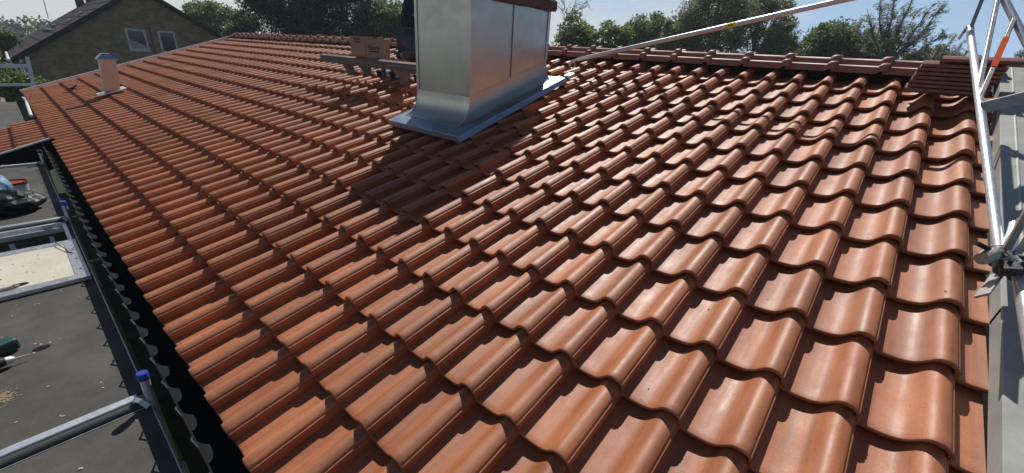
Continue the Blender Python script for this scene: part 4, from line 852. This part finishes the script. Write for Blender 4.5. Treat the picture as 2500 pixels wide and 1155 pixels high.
# windswept willows: leaning limbs with leafy twigs
def windy(base_px, depth, limbs, label, seed, nl, leaf=.07):
    r = np.random.default_rng(seed); bp = at(base_px[0], base_px[1], depth); t = thing('willow', Vector((bp.x, bp.y, GZ)), label, 'willow')
    m_ = MB(); Pl = []; m_.tube([(bp.x, bp.y, GZ), bp + Vector((0, 0, -.3)), bp], [.22, .16, .11], 8)
    for (sx, sy, ex, ey, w0) in limbs:
        a_, e_ = at(sx, sy, depth), at(ex, ey, depth + r.uniform(-1.2, 1.2)); k = 9; sag = r.uniform(.1, .35)
        path = [a_.lerp(e_, i / (k - 1)) + Vector((r.normal(0, .04), r.normal(0, .04), -sag * math.sin(math.pi * i / (k - 1)))) for i in range(k)]
        m_.tube(path, [w0 * (1 - .85 * i / (k - 1)) for i in range(k)], 6, False)
        Ln = (e_ - a_).length; dirn = (e_ - a_).normalized()
        for q in range(int(16 * Ln / 2)):
            i = r.uniform(.22, 1) * (k - 1); i0 = min(int(i), k - 2); s_ = path[i0].lerp(path[i0 + 1], i - i0)
            sd_ = Vector(r.normal(size=3)) * .55 + dirn * 1.15 + RIGHT * .25; sd_.normalize(); ln = r.uniform(.35, .95) * (1.2 - .5 * i / (k - 1)); tip = s_ + sd_ * ln
            m_.tube([s_, s_.lerp(tip, .5) + Vector((0, 0, .02)), tip], [.012, .008, .003], 4, False)
            nn_ = int(nl * ln / 28)
            tt = r.uniform(.1, 1.08, (nn_, 1)); Pl.append(np.array(s_) + (np.array(tip) - np.array(s_)) * tt + r.normal(0, .055, (nn_, 3)))
    m_.build('trunk', M['bark'], t); Pl = np.concatenate(Pl)
    dd = np.array(RIGHT * .8 + Vector((0, 0, .5))); leaves_mesh('crown', Pl, leaf, LM['grey'], t, seed, .45, droop=dd)
windy((2160, 165), 22, [(2160, 160, 2150, -40, .07), (2160, 150, 2195, -50, .08), (2165, 150, 2240, -40, .08), (2170, 150, 2280, 10, .07), (2175, 152, 2305, 12, .06), (2160, 150, 2120, 20, .05), (2150, 150, 2095, 62, .04), (2175, 150, 2270, 60, .05), (2180, 155, 2300, 85, .04), (2165, 150, 2170, 20, .05), (2175, 150, 2230, 40, .05)], 'windswept willow with bare slanting limbs leaning right', 5, 1500)
windy((2275, 175), 24, [(2275, 170, 2335, 80, .045), (2275, 170, 2300, 95, .04), (2285, 172, 2358, 98, .04), (2260, 172, 2262, 100, .035), (2300, 175, 2365, 120, .03)], 'smaller windswept willow leaning right, left of the scaffold beam', 6, 1300, .065)
# bare-ish branch above the light trees by the chimney
windy((1368, 120), 21, [(1368, 118, 1385, 20, .05), (1372, 60, 1412, -10, .03), (1378, 30, 1440, -8, .022), (1380, 40, 1372, -20, .02)], 'thin tree with a bare forked branch beside the chimney crown', 8, 330, .06)
# left edge greenery
tree(8, 70, 135, 34, 26, 'mid', 'dark bush at the far left edge beside the neighbouring gutter', 'bush', 'bush', seed=41, nl=8000, leaf=.12, clumps=35, trunk=False)
tree(20, 160, 262, 62, 16.5, 'light', 'sunlit garden shrub behind the far guard rail', 'shrub', 'shrub', seed=42, nl=12000, leaf=.07, clumps=60, trunk=False)
tree(-5, 120, 200, 40, 24, 'mid', 'dark green shrub under the neighbouring eaves at the left edge', 'shrub', 'shrub', seed=43, nl=7000, leaf=.1, clumps=40, trunk=False)
# distant tree belt
r = np.random.default_rng(77); Pn = []
for k in range(210):
    px = r.uniform(-200, 2800); d_ = r.uniform(75, 110); hpx = 58 + px * .0617; c_ = at(px, hpx + r.uniform(-14, 4), d_); c_.z = min(c_.z, 3.6 + r.uniform(-1, 1.2)) ; q = r.normal(size=(170, 3)); q /= np.linalg.norm(q, axis=1, keepdims=True); Pn.append(np.array([c_.x, c_.y, max(c_.z - 1.5, -1.5)]) + q * r.uniform(.4, 1, (170, 1)) * np.array([3.2, 3.2, 2.6]))
Pn = np.concatenate(Pn); tb_ = leaves_mesh('treeline', Pn, .42, LM['far'], None, 5); tag(tb_, 'distant belt of trees along the horizon', 'trees', kind='stuff')
# small debris on tiles
m_ = MB(); q = rw(-12.35, 1.02, .035); m_.bar(q, q + Vector((.22, .05, .02)), .09, .02); m_.bar(q + Vector((.05, .02, 0)), q + Vector((.1, .12, .07)), .04, .02); tag(m_.build('tile_shard', M['black']), 'dark broken piece lying on the tiles near the far eaves corner', 'shard')
m_ = MB(); rr = np.random.default_rng(21)
for k in range(70):
    i_, j_ = int(rr.integers(-26, 5)), int(rr.integers(-6, 6)); fx = rr.uniform(.08, .8); fy = rr.uniform(.15, .9); u = (i_ - 1 + fx) * W; v = (j_ - 1 + fy) * G
    if -3.4 < u < -2.0 and -2.4 < v < -.3: continue
    n = float(np.interp(fx, px_, pr_)) - TH * 1.16 * (1 - fy) * G / (G + .065); s_ = rr.uniform(.0012, .0032); a_ = rr.uniform(0, 3); m_.box(rw(u, v, n + s_ * .3), (math.cos(a_), math.sin(a_), .1), (-math.sin(a_), math.cos(a_), -.2), (0, 0, 1), s_ * 1.4, s_ * .7, s_ * .4)
for (i_, j_, fx, fy) in ((4, -1, .72, .86), (1, 1, .45, .3)): u = (i_ - 1 + fx) * W; v = (j_ - 1 + fy) * G; n = float(np.interp(fx, px_, pr_)) - TH * 1.16 * (1 - fy) * G / (G + .065); m_.box(rw(u, v, n + .001), (1, .2, 0), rw(0, 1, 0), rw(0, 0, 1), .004, .0015, .001)
tag(m_.build('crumbs', mat('mixed crumbs', (.03, .02, .015), .9, col2=(.45, .38, .30), nscale=9, ramp=(.48, .52))), 'tiny dark and pale mortar crumbs lying on the roof tiles', 'crumbs', kind='stuff')

# ------------------------------------------------------------------ air
m_ = MB(); m_.abox(-150, 150, -60, 170, GZ - 1, 30)
HM = bpy.data.materials.new('thin haze'); HM.use_nodes = True; t = HM.node_tree; t.nodes.clear(); vo = t.nodes.new('ShaderNodeVolumePrincipled'); oo = t.nodes.new('ShaderNodeOutputMaterial'); t.links.new(vo.outputs[0], oo.inputs['Volume'])
vo.inputs['Color'].default_value = (.86, .93, 1, 1); vo.inputs['Density'].default_value = .0008; vo.inputs['Anisotropy'].default_value = .35
tag(m_.build('haze', HM), kind='stuff')
